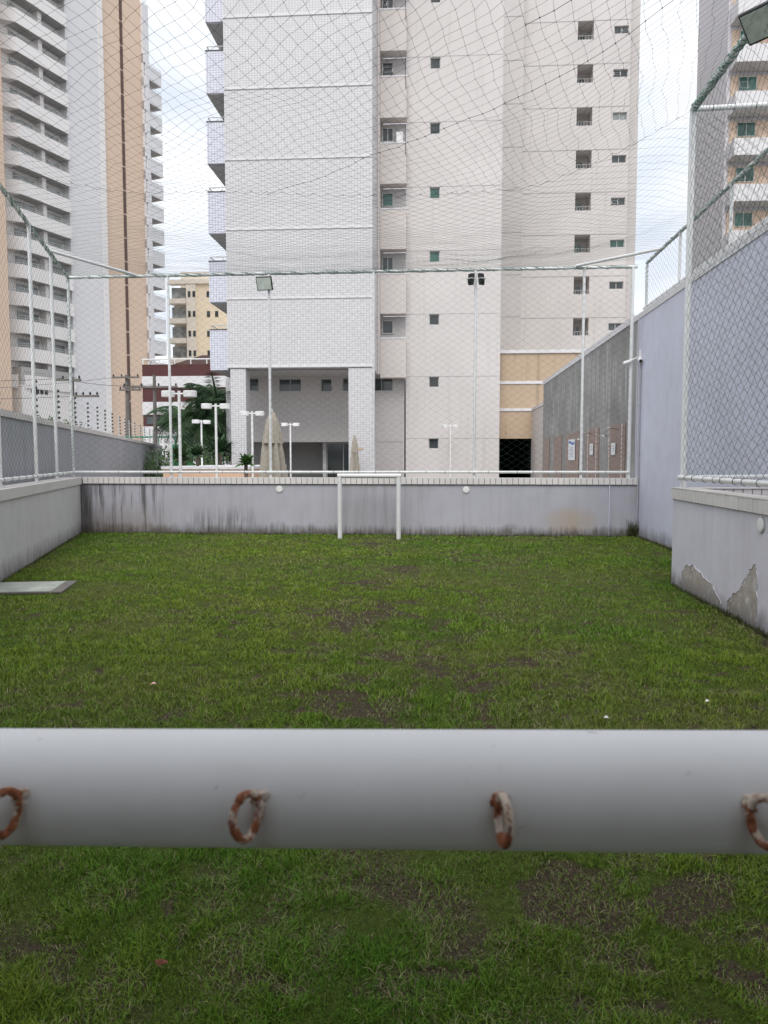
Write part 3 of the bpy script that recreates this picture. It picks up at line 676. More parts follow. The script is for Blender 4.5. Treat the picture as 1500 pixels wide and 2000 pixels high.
for e1, e2, y0, y1, seed, wob, fine, far in (((.088, .076), (.088, -.076), YS, 14.52, 71, .16, .03, True), ((.088, -.080), (.034, .112), 1.2, YS+.04, 171, .26, .045, False)):
    i, j, W, ok = lattice(e1, e2, y0, y1, seed, wob, fine)
    for di, dj in ((1, 0), (0, 1)):
        a0, b0 = np.nonzero(ok); a1, b1 = a0+di, b0+dj; k = (a1 < ok.shape[0]) & (b1 < ok.shape[1]); a0, b0, a1, b1 = a0[k], b0[k], a1[k], b1[k]
        k = ok[a1, b1]; a0, b0, a1, b1 = a0[k], b0[k], a1[k], b1[k]; rr = np.full(len(a0), .00112 if far else .00105)
        if not far and di == 1:
            sm_ = np.isin(j[a0, b0], (-2,)) | (np.isin(j[a0, b0], (-9,)) & (i[a0, b0] > 26)); rr[sm_] = .0021; sk_.append(W[a0, b0][sm_])
        nP0.append(W[a0, b0]); nP1.append(W[a1, b1]); nR.append(rr)
    kn.append(W[ok & (W[..., 1] < 10)])
xs_ = np.arange(-5.3, 2.70, .085); ys_ = YS+(fbm(xs_, xs_*0, 1.1, 5)-.5)*.10+.045*np.where(np.arange(len(xs_)) % 2, 1, -1)
Sm = np.stack([xs_, ys_, zc_net(xs_, ys_)-.004], -1); nP0.append(Sm[:-1]); nP1.append(Sm[1:]); nR.append(np.full(len(Sm)-1, .0018)); sk_.append(Sm[::2])
V, F = cords(np.concatenate(nP0), np.concatenate(nP1), np.concatenate(nR)); o = part_np('net_mesh', np_mesh('net_mesh', V, F, M['net']), cn); o['kind'] = 'stuff'
V, F = knots(np.concatenate(kn), .0030); o = part_np('net_knots', np_mesh('net_knots', V, F, M['net']), cn); o['kind'] = 'stuff'
V, F = knots(np.concatenate(sk_), .0068); o = part_np('seam_knots', np_mesh('seam_knots', V, F, M['knot']), cn); o['kind'] = 'stuff'

# ------------------------------------------------------------------ floodlights, cameras, conduits
def floodlight(loc, rz, tilt, w_, h_, label):
    t = thing('floodlight', label, 'floodlight', loc, group='floodlights on the net posts')
    Rm = Matrix.Rotation(rz, 3, 'Z') @ Matrix.Rotation(tilt, 3, 'X')
    T = lambda a, b, c: tuple(Rm @ Vector((a, b, c)))
    mb = MB(T); mb.bbox(-w_/2, w_/2, -.02, .03, -h_/2, h_/2, .006)
    for k in range(7): mb.box(-w_*.4+k*w_*.13, -w_*.4+k*w_*.13+.008, .031, .055, -h_*.4, h_*.4)
    mb.build('casing', M['black'], t, local=True)
    MB(T).box(-w_/2+.016, w_/2-.016, -.0245, -.021, -h_/2+.016, h_/2-.016).build('glass', M['lens'], t, local=True)
    mb = MB(); mb.tube([T(-w_/2-.012, .01, 0), T(-w_/2-.012, .09, -.02), T(w_/2+.012, .09, -.02), T(w_/2+.012, .01, 0)], .008, 6); mb.build('bracket', M['alu'], t, local=True)
floodlight((-3.24, YF-.12, 4.70), R(-6), R(24), .30, .25, 'black framed floodlight on the back fence left of centre')
floodlight((.60, YF-.10, 4.72), R(150), R(12), .10, .21, 'left lamp of the black floodlight pair on the back fence')
floodlight((.77, YF-.10, 4.72), R(-150), R(12), .10, .21, 'right lamp of the black floodlight pair on the back fence')
floodlight((2.72, 6.92, 5.11), R(-50), R(48), .36, .27, 'black floodlight hanging from the net rail at top right')
sc_ = thing('security_camera', 'pair of white bullet security cameras at the right corner', 'camera', (3.64, 14.40, 3.2))
MB().bbox(3.62, 3.69, 14.42, 14.47, 3.27, 3.42, .008).build('junction_box', M['lampwhite'], sc_)
b = MB().tube([(3.655, 14.44, 3.27), (3.645, 14.30, 3.20)], [.038, .04], 16).build('camera_body', M['lampwhite'], sc_)
MB().tube([(3.6452, 14.302, 3.201), (3.6445, 14.292, 3.197)], .028, 16).build('lens', M['black'], b)
MB().tube([(3.50, 14.43, 3.22), (3.36, 14.40, 3.17)], [.03, .034], 14).build('camera_body', M['lampwhite'], sc_)
MB().tube([(3.66, 14.44, 3.3), (3.50, 14.44, 3.23)], .012, 8).build('bracket', M['lampwhite'], sc_)
cd = thing('conduit', 'thin grey conduit pipe running down the right corner', 'pipe', (3.66, 14.39, 0))
MB().tube([(3.665, 14.395, .05), (3.665, 14.395, 3.27)], .016, 10).build('pipe', M['pvc'], cd)
MB().tube([(3.62, 14.398, 1.12), (3.622, 14.398, 4.0)], .010, 8).build('cable', M['pvc'], cd)
for z in (.6, 1.5, 2.4): MB().box(3.64, 3.689, 14.38, 14.41, z, z+.03).build('clip', M['pvc'], cd)
wp = MB().tube([(3.16, YB-.02, .02), (3.16, YB-.02, .95)], .012, 8).build('drain_pipe', M['wall_tall']); tag(wp, 'thin pale drain pipe on the back wall beside the corner', 'pipe')
# ------------------------------------------------------------------ showers on the rendered wall
XS = 3.70
def panel(y0, y1, label, strips, head=None):
    t = thing('shower_panel', label, 'shower', (XS, y0, 0), group='shower panels on the rendered wall')
    MB().box(XS-.02, XS-.003, y0, y1, 0, 2.15).build('tile_panel', M['browntile'], t)
    for ys in strips:
        for k in range(16):
            mb = MB(); mb.box(XS-.032, XS-.0205, ys-.022, ys+.022, .75+k*.088, .75+k*.088+random.uniform(.05, .08)); mb.build('mosaic_tile', M['coping'], t)
    if head:
        a = MB().tube([(XS-.02, head, 2.05), (XS-.20, head, 2.07), (XS-.27, head-.0, 2.04), (XS-.31, head, 1.96)], .013, 10).build('shower_arm', M['chrome'], t)
        MB().lathe([(.02, .05), (.035, .03), (.11, .012), (.115, 0)], 20, (XS-.315, head, 1.90)).build('shower_head', M['chrome'], a)
panel(25.9, 27.4, 'plain brown tiled shower panel farthest along the grey wall', [])
panel(23.3, 24.9, 'plain brown tiled shower panel second farthest along the grey wall', [])
panel(20.5, 22.5, 'brown tiled shower panel behind the large white notice', [])
panel(18.0, 19.5, 'brown tiled shower panel with small notice, second from the near end', [18.25, 19.25], 18.9)
panel(15.5, 17.0, 'brown tiled shower panel nearest the back wall', [15.75, 16.9], 16.1)
def notice(y0, y1, z0, z1, label, rows, header=False):
    t = thing('notice', label, 'notice', (XS-.034, y0, z0))
    MB().box(XS-.040, XS-.034, y0, y1, z0, z1).build('sheet', M['paper'], t)
    if header:
        mb = MB(); n = 8
        for k in range(n): a = y0+.06+(y1-y0-.12)*k/n; mb.box(XS-.0425, XS-.041, a, a+(y1-y0-.12)/n*.9, z1-.13-.03*math.sin(k*.8), z1-.07-.03*math.sin(k*.8))
        mb.build('header_print', M['blueink'], t)
    mb = MB()
    for k in range(rows):
        zz_ = z1-(.22 if header else .06)-k*(z1-z0-.28 if header else z1-z0-.1)/max(1, rows); mb.box(XS-.0425, XS-.041, y0+(y1-y0)*random.uniform(.15, .35), y1-(y1-y0)*random.uniform(.15, .45), zz_-.012, zz_)
    mb.build('print', M['greyink'], t)
notice(20.95, 22.0, 1.40, 1.97, 'large white notice with blue heading on the shower wall', 5, True)
notice(18.55, 18.95, 1.53, 1.80, 'small white notice on the second shower panel', 2)
notice(16.25, 16.62, 1.52, 1.77, 'small white notice on the nearest shower panel', 3)

# ------------------------------------------------------------------ main building
def window(parent, x0, x1, z0, z1, Y, panes=1, gl='glass', fr='alu', fw=.035, openp=None, name='window'):
    mb = MB(); mb.box(x0, x1, Y-.03, Y+.02, z0, z0+fw); mb.box(x0, x1, Y-.03, Y+.02, z1-fw, z1); mb.box(x0, x0+fw, Y-.03, Y+.02, z0+fw, z1-fw); mb.box(x1-fw, x1, Y-.03, Y+.02, z0+fw, z1-fw)
    pw = (x1-x0)/panes
    for i in range(1, panes): mb.box(x0+i*pw-fw/2, x0+i*pw+fw/2, Y-.03, Y+.02, z0+fw, z1-fw)
    o = mb.build(name, M[fr], parent)
    for i in range(panes):
        a, b = x0+i*pw+fw/2, x0+(i+1)*pw-fw/2
        p = MB().quad((a, Y, z0+.01), (b, Y, z0+.01), (b, Y, z1-.01), (a, Y, z1-.01)); p.build('pane', M[gl], o)
        if openp == i:     # tilted-out sash
            mb = MB(); f2 = .04; dz = (z1-z0)*.55
            for q0, q1, s0, s1 in ((a, b, 0, f2), (a, b, 1-f2*1.5, 1), (a, a+f2, 0, 1), (b-f2, b, 0, 1)):
                mb.add([(q0, Y-.04-.26*(1-s0), z0+.05+dz*s0), (q1, Y-.04-.26*(1-s0), z0+.05+dz*s0), (q1, Y-.04-.26*(1-s1), z0+.05+dz*s1), (q0, Y-.04-.26*(1-s1), z0+.05+dz*s1)], [(0, 1, 2, 3)])
            mb.build('sash', M[fr], o)
    return o
FH = 2.81; ZTOP = 30.5
ab = thing('apartment_tower', 'pale tiled apartment tower with balcony stack facing the lawn', 'building', (-3, 32, 0))
# white tile block (front Y=32)
xa, xb = -8.80, -2.71; zb = 5.22
MB().box(xa, xb, 32.0, 35.3, zb, ZTOP).build('tile_block', M['tile'], ab)
for i in range(9):
    z = zb+FH*i
    MB().box(xa-.002, xb+.002, 31.972, 32.0-.001, z+.015, z+.11).build('tile_band', M['white'], ab)
    MB().box(xa, xb, 31.99, 31.999, z-.012, z+.012).build('band_joint', M['soffit'], ab)  # thin grey joint line below each tile band
MB().box(-8.70, -8.05, 32.02, 32.75, -.1, zb-.032).build('column', M['tile'], ab)
MB().box(-3.72, -2.715, 32.02, 32.75, -.1, zb-.032).build('column', M['tile'], ab)
# recess wall with ground windows
holes = [(-8.78,-8.30,4.58,5.15),(-7.34,-6.31,4.54,5.11),(-5.38,-4.89,4.53,5.10),(-4.38,-3.72,4.54,5.12),(-3.1,-2.08,4.53,5.12)]
MB().facade(-9.15, -1.62, 2.23, 5.24, 35.4, holes, .12).build('recess_wall', M['tile_s'], ab)
MB().box(-8.86, -2.7, 32.76, 35.38, zb-.03, zb-.012).build('soffit', M['cream2'], ab)
for h, pn, op in zip(holes, (1, 2, 1, 1, 2), (0, None, 0, None, None)): window(ab, *h, 35.5, pn, 'glass', 'alu_g', openp=op)
MB().box(-9.1, -1.65, 35.41, 40, 2.2, 2.229).build('porch_soffit', M['soffit'], ab)
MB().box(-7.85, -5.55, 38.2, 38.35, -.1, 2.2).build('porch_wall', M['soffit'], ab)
MB().box(-5.55, -1.6, 38.2, 38.3, -.1, .35).build('porch_wall', M['cream2'], ab)
MB().box(-5.50, -5.33, 36.6, 36.75, -.1, 2.2).build('porch_post', M['white'], ab)
MB().box(-8.2, -1.6, 39.6, 39.7, -.1, 2.3).build('porch_back', M['dark'], ab)
window(ab, -5.32, -2.9, .4, 2.19, 36.7, 3, 'glass', 'alu', name='glazed_screen')
MB().box(-4.75, -4.35, 38.9, 39.0, .3, 1.6).build('curtain', M['maroon'], ab)
MB().box(-1.62, -1.55, 35.405, 40, -.1, 5.2).build('porch_side', M['cream'], ab)
MB().box(-3.05, -1.62, 35.42, 35.6, -.1, 2.228).build('ground_wall', M['tile_s'], ab)
MB().box(-3.35, -3.13, 32.004, 32.018, 1.79, 1.90).build('wall_plate', M['tan'], ab)
MB().box(-9.9, -8.9, 35.6, 39.5, 2.2, 5.2).build('tile_wing', M['tile'], ab)
MB().box(-9.35, -8.72, 35.7, 39, -.1, 2.19).build('wing_column', M['tile'], ab)
# balcony stack at the left end
for i in range(9):
    z0 = 5.15+FH*i; p = MB(); x0_ = -9.56
    p.box(x0_, xa-.005, 32.05, 32.2, z0, z0+1.66); p.box(x0_, x0_+.14, 32.2, 36.0, z0, z0+1.66); p.box(x0_+.14, xa-.005, 32.2, 36.2, z0, z0+.2)
    o = p.build('balcony', M['tile_b'], ab)
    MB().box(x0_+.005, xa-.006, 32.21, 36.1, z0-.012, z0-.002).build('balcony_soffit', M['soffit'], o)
    MB().box(x0_-.02, xa-.004, 32.03, 32.22, z0+1.662, z0+1.70).build('coping', M['joint'], o)
    mb = MB(); mb.tube([(x0_+.05, 32.1, z0+1.86), (xa-.01, 32.1, z0+1.86)], .02, 6); mb.tube([(x0_+.05, 32.1, z0+1.86), (x0_+.05, 35.9, z0+1.86)], .02, 6)
    for q in range(5): mb.tube([(x0_+.05, 32.1+q*.95, z0+1.69), (x0_+.05, 32.1+q*.95, z0+1.86)], .012, 5)
    mb.tube([(xa-.15, 32.1, z0+1.69), (xa-.15, 32.1, z0+1.86)], .012, 5); mb.build('railing', M['alu'], o)
    if i % 3 == 1: MB().box(x0_+.15, xa-.02, 35.2, 35.24, z0+1.7, z0+2.8).build('blind', M['twhite'], o)
    MB().bbox(-9.90, -9.62, 37.2, 37.9, z0+.3, z0+.9, .02).build('air_conditioner', M['lampwhite'], o)
MB().box(-9.60, -8.81, 36.6, 40, 5.2, ZTOP).build('side_bay', M['tile_b'], ab)
# middle plaster block (Y=35.2)
xm0, xm1 = -2.70, 2.77
hm = []; wz = [2.12+2.785*i for i in range(10)]
for z in wz: hm.append((-.42, .03, z-.24, z+.235))
oz = []
for i in range(8):
    zt = 7.86+FH*i; oz.append((-2.68, -1.47, zt-1.05, zt-.0))
hb = [(a, b, c, d) for a, b, c, d in oz]
MB().facade(-1.46, xm1, -.1, ZTOP, 35.2, hm, .14).build('plaster_wall', M['cream'], ab)
MB().box(xm1-.02, xm1, 35.201, 50, -.1, ZTOP).build('side_wall', M['cream2'], ab)
MB().box(-2.70, -2.60, 34.5, 35.3, 5.2, ZTOP).build('beige_fin', M['balc_cream'], ab); MB().box(-2.80, -2.605, 35.31, 36.75, 5.2, ZTOP).build('recess_side', M['cream2'], ab)
for i in range(10):
    z = 2.36+2.79*i; MB().box(-1.45, xm1-.001, 35.193, 35.1995, z-.012, z+.012).build('wall_joint', M['soffit'], ab)
for k, h in enumerate(hm): window(ab, *h, 35.31, 1, 'glass_g' if k in (3, 4) else 'glass', 'alu', fw=.03)
for i in range(9):
    z0 = 5.05+FH*i; p = MB(); p.box(-2.59, -1.44, 34.58, 34.7, z0, z0+1.70); p.box(-1.56, -1.44, 34.7, 35.19, z0, z0+1.70); p.box(-2.59, -1.56, 34.7, 35.2, z0, z0+.16)
    o = p.build('service_balcony', M['balc_cream'], ab)
    for k in range(9): mb = MB(); mb.bbox(-2.585+k*.128, -2.585+k*.128+.12, 34.565, 34.71, z0+1.702, z0+1.775, .004); mb.build('coping_tile', M['white'], o)
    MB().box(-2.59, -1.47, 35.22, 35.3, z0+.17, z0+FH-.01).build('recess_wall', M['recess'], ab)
    pass
    window(ab, -2.54, -2.04, z0+2.02, z0+2.62, 35.20, 2 if i % 2 else 1, 'glass_g' if i == 2 else 'glass', 'alu', openp=0 if i in (4, 5) else None)
    if i > 2:
        mb = MB(); mb.tube([(-1.49, 34.60, z0+2.5), (-1.485, 34.57, z0+1.9), (-1.46, 34.56, z0+1.2)], .012, 5); mb.build('hanging_cable', M['black'], o)
MB().bbox(-1.90, -1.60, 34.85, 35.19, 15.32, 15.8, .02).build('air_conditioner', M['lampwhite'], ab)
# right wing
wg = thing('apartment_wing', 'cream apartment wing with small windows behind the tower at right', 'building', (8.5, 53, 0))
FW = 2.725; hA = []; hB = []
for i in range(9):
    zt = 10.82+FW*i
    hA.append((9.0, 10.02, zt-1.15, zt)); hB.append((11.33, 12.26, zt-.85, zt-.36))
MB().facade(5.42, 12.40, 0, 36, 53, hA+hB, .16).build('wall', M['cream'], wg)
MB().box(3.4, 5.42, 52.1, 53.3, 0, 36).build('projecting_bay', M['cream2'], wg)
MB().box(12.402, 13.05, 53.3, 60, 0, 36).build('end_bay', M['cream2'], wg)
for i in range(10):
    z = 8.12+FW*i; MB().box(5.425, 12.39, 52.985, 52.999, z-.02, z+.02).build('wall_joint', M['soffit'], wg); MB().box(3.41, 5.415, 52.085, 52.099, z-.05, z-.01).build('wall_joint', M['soffit'], wg)
for i, (a, b) in enumerate(zip(hA, hB)):
    r_ = MB(); x0_, x1_, z0_, z1_ = a
    r_.quad((x0_, 53.15, z0_), (x0_, 54.3, z0_), (x0_, 54.3, z1_), (x0_, 53.15, z1_)); r_.quad((x1_, 53.15, z0_), (x1_, 53.15, z1_), (x1_, 54.3, z1_), (x1_, 54.3, z0_))
    r_.quad((x0_, 53.15, z1_), (x0_, 54.3, z1_), (x1_, 54.3, z1_), (x1_, 53.15, z1_)); r_.quad((x0_, 53.15, z0_), (x1_, 53.15, z0_), (x1_, 54.3, z0_), (x0_, 54.3, z0_)); r_.quad((x0_, 54.3, z0_), (x1_, 54.3, z0_), (x1_, 54.3, z1_), (x0_, 54.3, z1_))
    o = r_.build('loggia', M['cream'], wg)
    window(wg, x0_+.02, x0_+.66, z0_+.05, z1_-.35, 54.15, 2, 'glass_g' if i in (2, 3) else 'glass', 'alu', name='loggia_window')
    mb = MB()
    for k in range(5): mb.tube([(x0_+.1+k*.2, 53.02, z0_), (x0_+.1+k*.2, 53.02, z0_+.25)], .012, 4)
    mb.tube([(x0_, 53.02, z0_+.25), (x1_, 53.02, z0_+.25)], .015, 4); mb.build('railing', M['alu'], o)
    window(wg, *b, 53.13, 2, 'glass_g' if i == 2 else ('glass_p' if i == 5 else 'glass'), 'alu', openp=(None, None, None, 0, None, None, 0, 1, None)[i])
# podium
pd = thing('parking_podium', 'tan streaked parking podium with white tile bands', 'building', (4, 36, 0))
MB().box(2.78, 8.5, 36.0, 51, 3.70, 6.25).build('upper_wall', M['tan'], pd)
MB().box(2.775, 8.52, 35.93, 36.2, 6.252, 6.40).build('tile_band', M['white'], pd)
MB().box(2.775, 6.9, 35.96, 35.999, 4.86, 4.99).build('tile_band', M['white'], pd)
MB().box(2.775, 4.33, 35.96, 35.999, 3.62, 3.75).build('tile_band', M['white'], pd)
MB().box(2.78, 4.33, 36.0, 36.3, 2.36, 3.61).build('lintel', M['tan'], pd)
MB().box(4.33, 4.6, 27.9, 36.3, -.1, 3.61).build('side_wall', M['balc_cream'], pd)
MB().box(4.31, 4.62, 27.85, 36.0, 3.63, 3.76).build('tile_band', M['white'], pd)
MB().box(2.78, 4.6, 44, 44.2, -.1, 3.6).build('garage_back', M['dark'], pd); MB().box(2.78, 2.9, 36.31, 44, -.1, 3.6).build('garage_side', M['dark'], pd); MB().box(4.332, 4.5, 36.31, 44, -.1, 3.6).build('garage_side', M['dark'], pd)
# ------------------------------------------------------------------ left tower
TA = Vector((-43.5, 79, 0)); TU = Vector((.3244, .9459, 0)); TN = Vector((-.9459, .3244, 0))   # TN points into the tower
TT = lambda s, d, z: tuple(TA+TU*s+TN*d+Vector((0, 0, z)))
lt = thing('apartment_tower', 'tall white and beige tower with stacked balconies at left', 'building', tuple(TA))
ZL = 62; FL = 2.864
MB(TT).box(7.2, 13.0, .3, 14, 0, ZL).build('white_wall', M['twhite'], lt)
MB(TT).box(12.2, 13.0, .22, .299, 0, ZL).build('edge_pier', M['tcream'], lt)
MB(TT).box(13.0, 20.1, 0.6, 14, 0, ZL).build('beige_wall', M['beige'], lt)
for k in range(20):
    MB(TT).box(16.25, 16.65, .50, .599, 3+k*FL, 3+k*FL+FL-.22).build('shadow_gap_strip', M['brownstrip'], lt)  # dark brown strip coloured in for the shadow gap in the beige wall
MB(TT).box(-.4, 7.2, 1.4, 14, 0, ZL).build('core_wall', M['tcream'], lt)
MB(TT).box(-.35, 7.1, .15, 2.6, 0, 9.2).build('base_wall', M['tcream'], lt)
for k in range(4): MB(TT).box(.9+k*.6, 1.3+k*.6, .10, .149, 9.3-.9, 9.3-.25).build('vent', M['black'], lt)
MB(TT).box(-.35, 7.1, .16, 2.6, 9.2, 11.1).build('base_wall', M['soffit'], lt)
for k in range(18):
    z = 9.15+FL*k
    poly = [(-.9, 3.2), (-.9, 1.0), (.3, .0), (7.15, .0), (7.15, 1.39), (-.4, 1.39), (-.4, 3.2)]
    mb = MB(TT); mb.prism([(a, b, z-.28) for a, b in poly], (0, 0, .28))
    ins_ = [(-.72, 3.2), (-.72, 1.08), (.36, .14), (7.0, .14)]; out_ = [(-.9, 3.2), (-.9, 1.0), (.3, 0), (7.15, 0)]
    for i in range(3):
        a, b, c, d = out_[i], out_[i+1], ins_[i+1], ins_[i]
        mb.prism([(a[0], a[1], z), (b[0], b[1], z), (c[0], c[1], z), (d[0], d[1], z)], (0, 0, 1.12))
    o = mb.build('balcony', M['tcream'], lt)
    MB(TT).box(.32, 7.1, .05, 1.38, z-.30, z-.283).build('balcony_soffit', M['soffit'], o)
    mb = MB(TT)
    for i in range(3):
        a, b = out_[i], out_[i+1]; a = (a[0]+.08, a[1]+.07); b = (b[0]+.05, b[1]+.07); n = max(2, int(math.hypot(b[0]-a[0], b[1]-a[1])/.28))
        for h_ in (z+1.55, z+1.3): mb.tube([(a[0], a[1], h_), (b[0], b[1], h_)], .025, 4)
        for q in range(n+1): x_ = a[0]+(b[0]-a[0])*q/n; y_ = a[1]+(b[1]-a[1])*q/n; mb.tube([(x_, y_, z+1.1), (x_, y_, z+1.55)], .014, 4)
    mb.build('railing', M['alu'], o)
    MB(TT).box(3.6, 4.1, .5, 1.38, z+.02, z+FL-.3).build('partition', M['tcream'], o)
    for s0, s1 in ((.5, 3.3), (4.5, 6.9)): MB(TT).box(s0, s1, 1.34, 1.39, z+.05, z+2.2).build('sliding_door', M['glass_p'], o)
ct = thing('beige_tower', 'sliver of a beige tower at the left picture edge', 'building', tuple(TA+TU*-3))
MB(TT).box(-12, -2.6, -1.0, 6, 0, ZL).build('wall', M['beige'], ct)
# right balcony column
for k in range(16):
    z = 6.5+2.865*k
    if z > 52: break
    mb = MB(TT); mb.box(20.3, 23.3, .1, .25, z, z+1.75); mb.box(23.15, 23.3, .25, 3, z, z+1.75); mb.box(20.3, 23.15, .25, 3, z, z+.18); mb.box(20.1, 20.9, .1, 3, z+1.75, z+2.865)
    o = mb.build('balcony', M['twhite'], lt); MB(TT).box(20.9, 23.1, .26, 2.9, z-.02, z-.004).build('balcony_soffit', M['soffit'], o)
    MB(TT).box(20.9, 22.4, 2.2, 2.3, z+.2, z+2.8).build('recess_wall', M['beige'], o)
    mb = MB(TT)
    for q in range(9): mb.tube([(21.0+q*.28, .08, z+1.2), (21.0+q*.28, .08, z+1.98)], .02, 4)
    mb.tube([(20.9, .08, z+1.98), (23.3, .08, z+1.98)], .025, 4); mb.build('railing', M['alu'], o)
MB(TT).box(20.1, 21.2, .3, 6, 6, 58.5).build('white_pier', M['twhite'], lt)
# ------------------------------------------------------------------ right tower
rt = thing('apartment_tower', 'lilac shaded tower with white balcony bands at upper right', 'building', (18.6, 52, 0))
MB().box(18.65, 40, 53.3, 59.3, 0, 45).build('wall', M['rtside'], rt)
for k in range(14):
    z = 26.49-2.87*9+2.87*k
    MB().box(18.9, 36, 53.2, 53.299, z+1.05, z+2.6).build('beige_infill', M['beige'], rt)
    o = MB().box(18.75, 36, 51.9, 53.19, z, z+1.05).build('balcony', M['white'], rt); MB().box(18.76, 35.9, 51.92, 53.19, z-.02, z-.003).build('balcony_soffit', M['soffit'], o)
    for x0_ in (19.35, 22.2): window(rt, x0_, x0_+1.15, z-1.25, z-.35, 53.15, 2, 'glass_g', 'alu', openp=0 if k % 2 else None)
MB().box(36.1, 36.5, 51.9, 53.29, 0, 45).build('end_pier', M['white'], rt)
# ------------------------------------------------------------------ far buildings
bh = thing('club_house', 'low burgundy and white banded building behind the palms', 'building', (-23, 70, 0))
bands = [(4.4, 0, 'white'), (5.48, 4.4, 'burg'), (6.66, 5.48, 'white'), (7.98, 6.66, 'burg'), (9.01, 7.98, 'white'), (10.1, 9.01, 'burg')]
for z1_, z0_, m in bands: MB().box(-27.35, -18, 70.0 if m == 'white' else 70.12, 80, z0_+.001, z1_-.001).build('storey_band', M[m], bh)
MB().box(-22.5, -19, 70.05, 70.11, 6.9, 7.8).build('window', M['glass'], bh); MB().box(-27.0, -24, 70.05, 70.11, 4.6, 5.3).build('window', M['glass'], bh)
mb = MB(); mb.tube([(-27.3, 70, 10.55), (-18, 70, 10.55)], .06, 6)
for k in range(7): mb.tube([(-27.2+k*1.5, 70, 10.1), (-27.2+k*1.5, 70, 10.55)], .05, 5)
mb.build('railing', M['lampwhite'], bh)
mb = MB(); mb.add([(-26, 73, 10.3), (-18.5, 73, 10.3), (-18.5, 80, 10.3), (-26, 80, 10.3), (-23.5, 76, 11.7), (-21, 76, 11.7)], [(0, 1, 5, 4), (1, 2, 5), (2, 3, 4, 5), (3, 0, 4), (3, 2, 1, 0)]); mb.build('hip_roof', M['roof'], bh)
yb = thing('yellow_block', 'distant yellow apartment block between the two towers', 'building', (-38.5, 120, 0))
MB().box(-39.4, -30, 120, 135, 0, 29.2).build('wall', M['yellow'], yb); MB().box(-39.4, -37.9, 119.7, 119.99, 0, 28.6).build('pale_bay', M['yellow2'], yb)
MB().box(-41.9, -39.41, 121.2, 134, 0, 28.2).build('balcony_core', M['yellow2'], yb); MB().box(-41.0, -31, 122, 132, 28.3, 31).build('penthouse', M['yellow2'], yb)
MB().box(-42.2, -30, 119.6, 121, 28.65, 29.3).build('cornice', M['yellow2'], yb)
for k in range(9):
    z = 1.2+3.05*k
    o = MB().box(-42.2, -39.45, 119.4, 121.1, z, z+.75).build('balcony', M['yellow2'], yb); MB().box(-42.1, -39.5, 120.9, 121.15, z+.9, z+2.7).build('glazing', M['glass_p'], o)
    for x_ in (-39.1, -38.35): MB().box(x_, x_+.4, 119.64, 119.69, z+1.0, z+1.9).build('window', M['glass'], yb)
    for x_ in (-36.2, -34.9): MB().box(x_, x_+.5, 119.93, 119.99, z+1.0, z+1.9).build('window', M['glass'], yb)

# ------------------------------------------------------------------ neighbour wall with electric fence
nb = thing('boundary_wall', 'tall grey boundary wall running away behind the left fence', 'wall', (LW(20, .6), 20, 0))
def NX(Y): return -7.38+.291*(14.4-Y)
mb = MB(); mb.prism([(NX(2), 2, -.1), (NX(43), 43, -.1), (NX(43)-.2, 43, -.1), (NX(2)-.2, 2, -.1)], (0, 0, 2.16)); mb.build('wall_body', M['wall_nb'], nb)
mb = MB(); mb.prism([(NX(2)+.04, 2, 2.062), (NX(43)+.04, 43, 2.062), (NX(43)-.24, 43, 2.062), (NX(2)-.24, 2, 2.062)], (0, 0, .10)); mb.build('coping', M['coping_top'], nb)
ef = thing('electric_fence', 'electric fence posts with black insulators on the boundary wall', 'fence', (NX(16)-.1, 16, 2.16))
ys = [10.95, 13.3, 15.2, 17.0, 18.7, 20.2, 21.6, 23.1, 24.9, 26.3, 27.8, 29.4, 31.6, 33.5, 36, 38]
for yy in ys:
    px = NX(yy)-.1; o = MB().tube([(px, yy, 2.15), (px, yy, 2.85)], .016, 6).build('post', M['alu'], ef)
    for k in range(6): MB().lathe([(.012, -.025), (.028, -.01), (.028, .01), (.012, .025)], 8, (px+.035, yy-.01, 2.27+k*.108)).build('insulator', M['insul'], o)
mb = MB()
for k in range(6): mb.tube([(NX(yy)-.065, yy, 2.27+k*.108) for yy in [2]+ys], .0025, 3)
mb.build('wire', M['alu'], ef)
# ------------------------------------------------------------------ garden: lamps, umbrellas, planter, plants
def t_lamp_proto():
    t = thing('garden_lamp', 'x', 'lamp', (0, 0, 0), group='white twin garden lamps')
    MB().tube([(0, 0, -.1), (0, 0, 2.86)], .032, 10).build('post', M['lampwhite'], t, local=True)
    MB().tube([(-.2, 0, 2.80), (.2, 0, 2.80)], .018, 8).build('arm', M['lampwhite'], t, local=True)
    for s in (-1, 1): MB().lathe([(.10, -.07), (.135, -.065), (.14, .05), (.13, .06), (.02, .065)], 20, (s*.235, 0, 2.80)).build('lamp_head', M['lampwhite'], t, local=True)
    return t
proto = t_lamp_proto()
spots = [(-5.42, 15.9, 0, 2.86, 'twin garden lamp nearest the fence, left of the umbrella'), (-5.75, 19.7, .15, 2.86, 'twin garden lamp in front of the palms'), (-8.6, 27.6, .9, 2.84, 'garden lamp turned end-on between two twin lamps'),
 (-5.60, 23.0, 0, 2.86, 'twin garden lamp left of the big closed umbrella'), (-5.9, 30.6, .1, 2.86, 'twin garden lamp just right of the big closed umbrella'), (.55, 34.2, 0, 2.93, 'twin garden lamp before the plaster wall right of the goal'),
 (-15.0, 42, .1, 2.42, 'small distant twin lamp above the green gate'), (-19.2, 60, 1.3, 2.3, 'smallest distant garden lamp beside the palm trunks')]
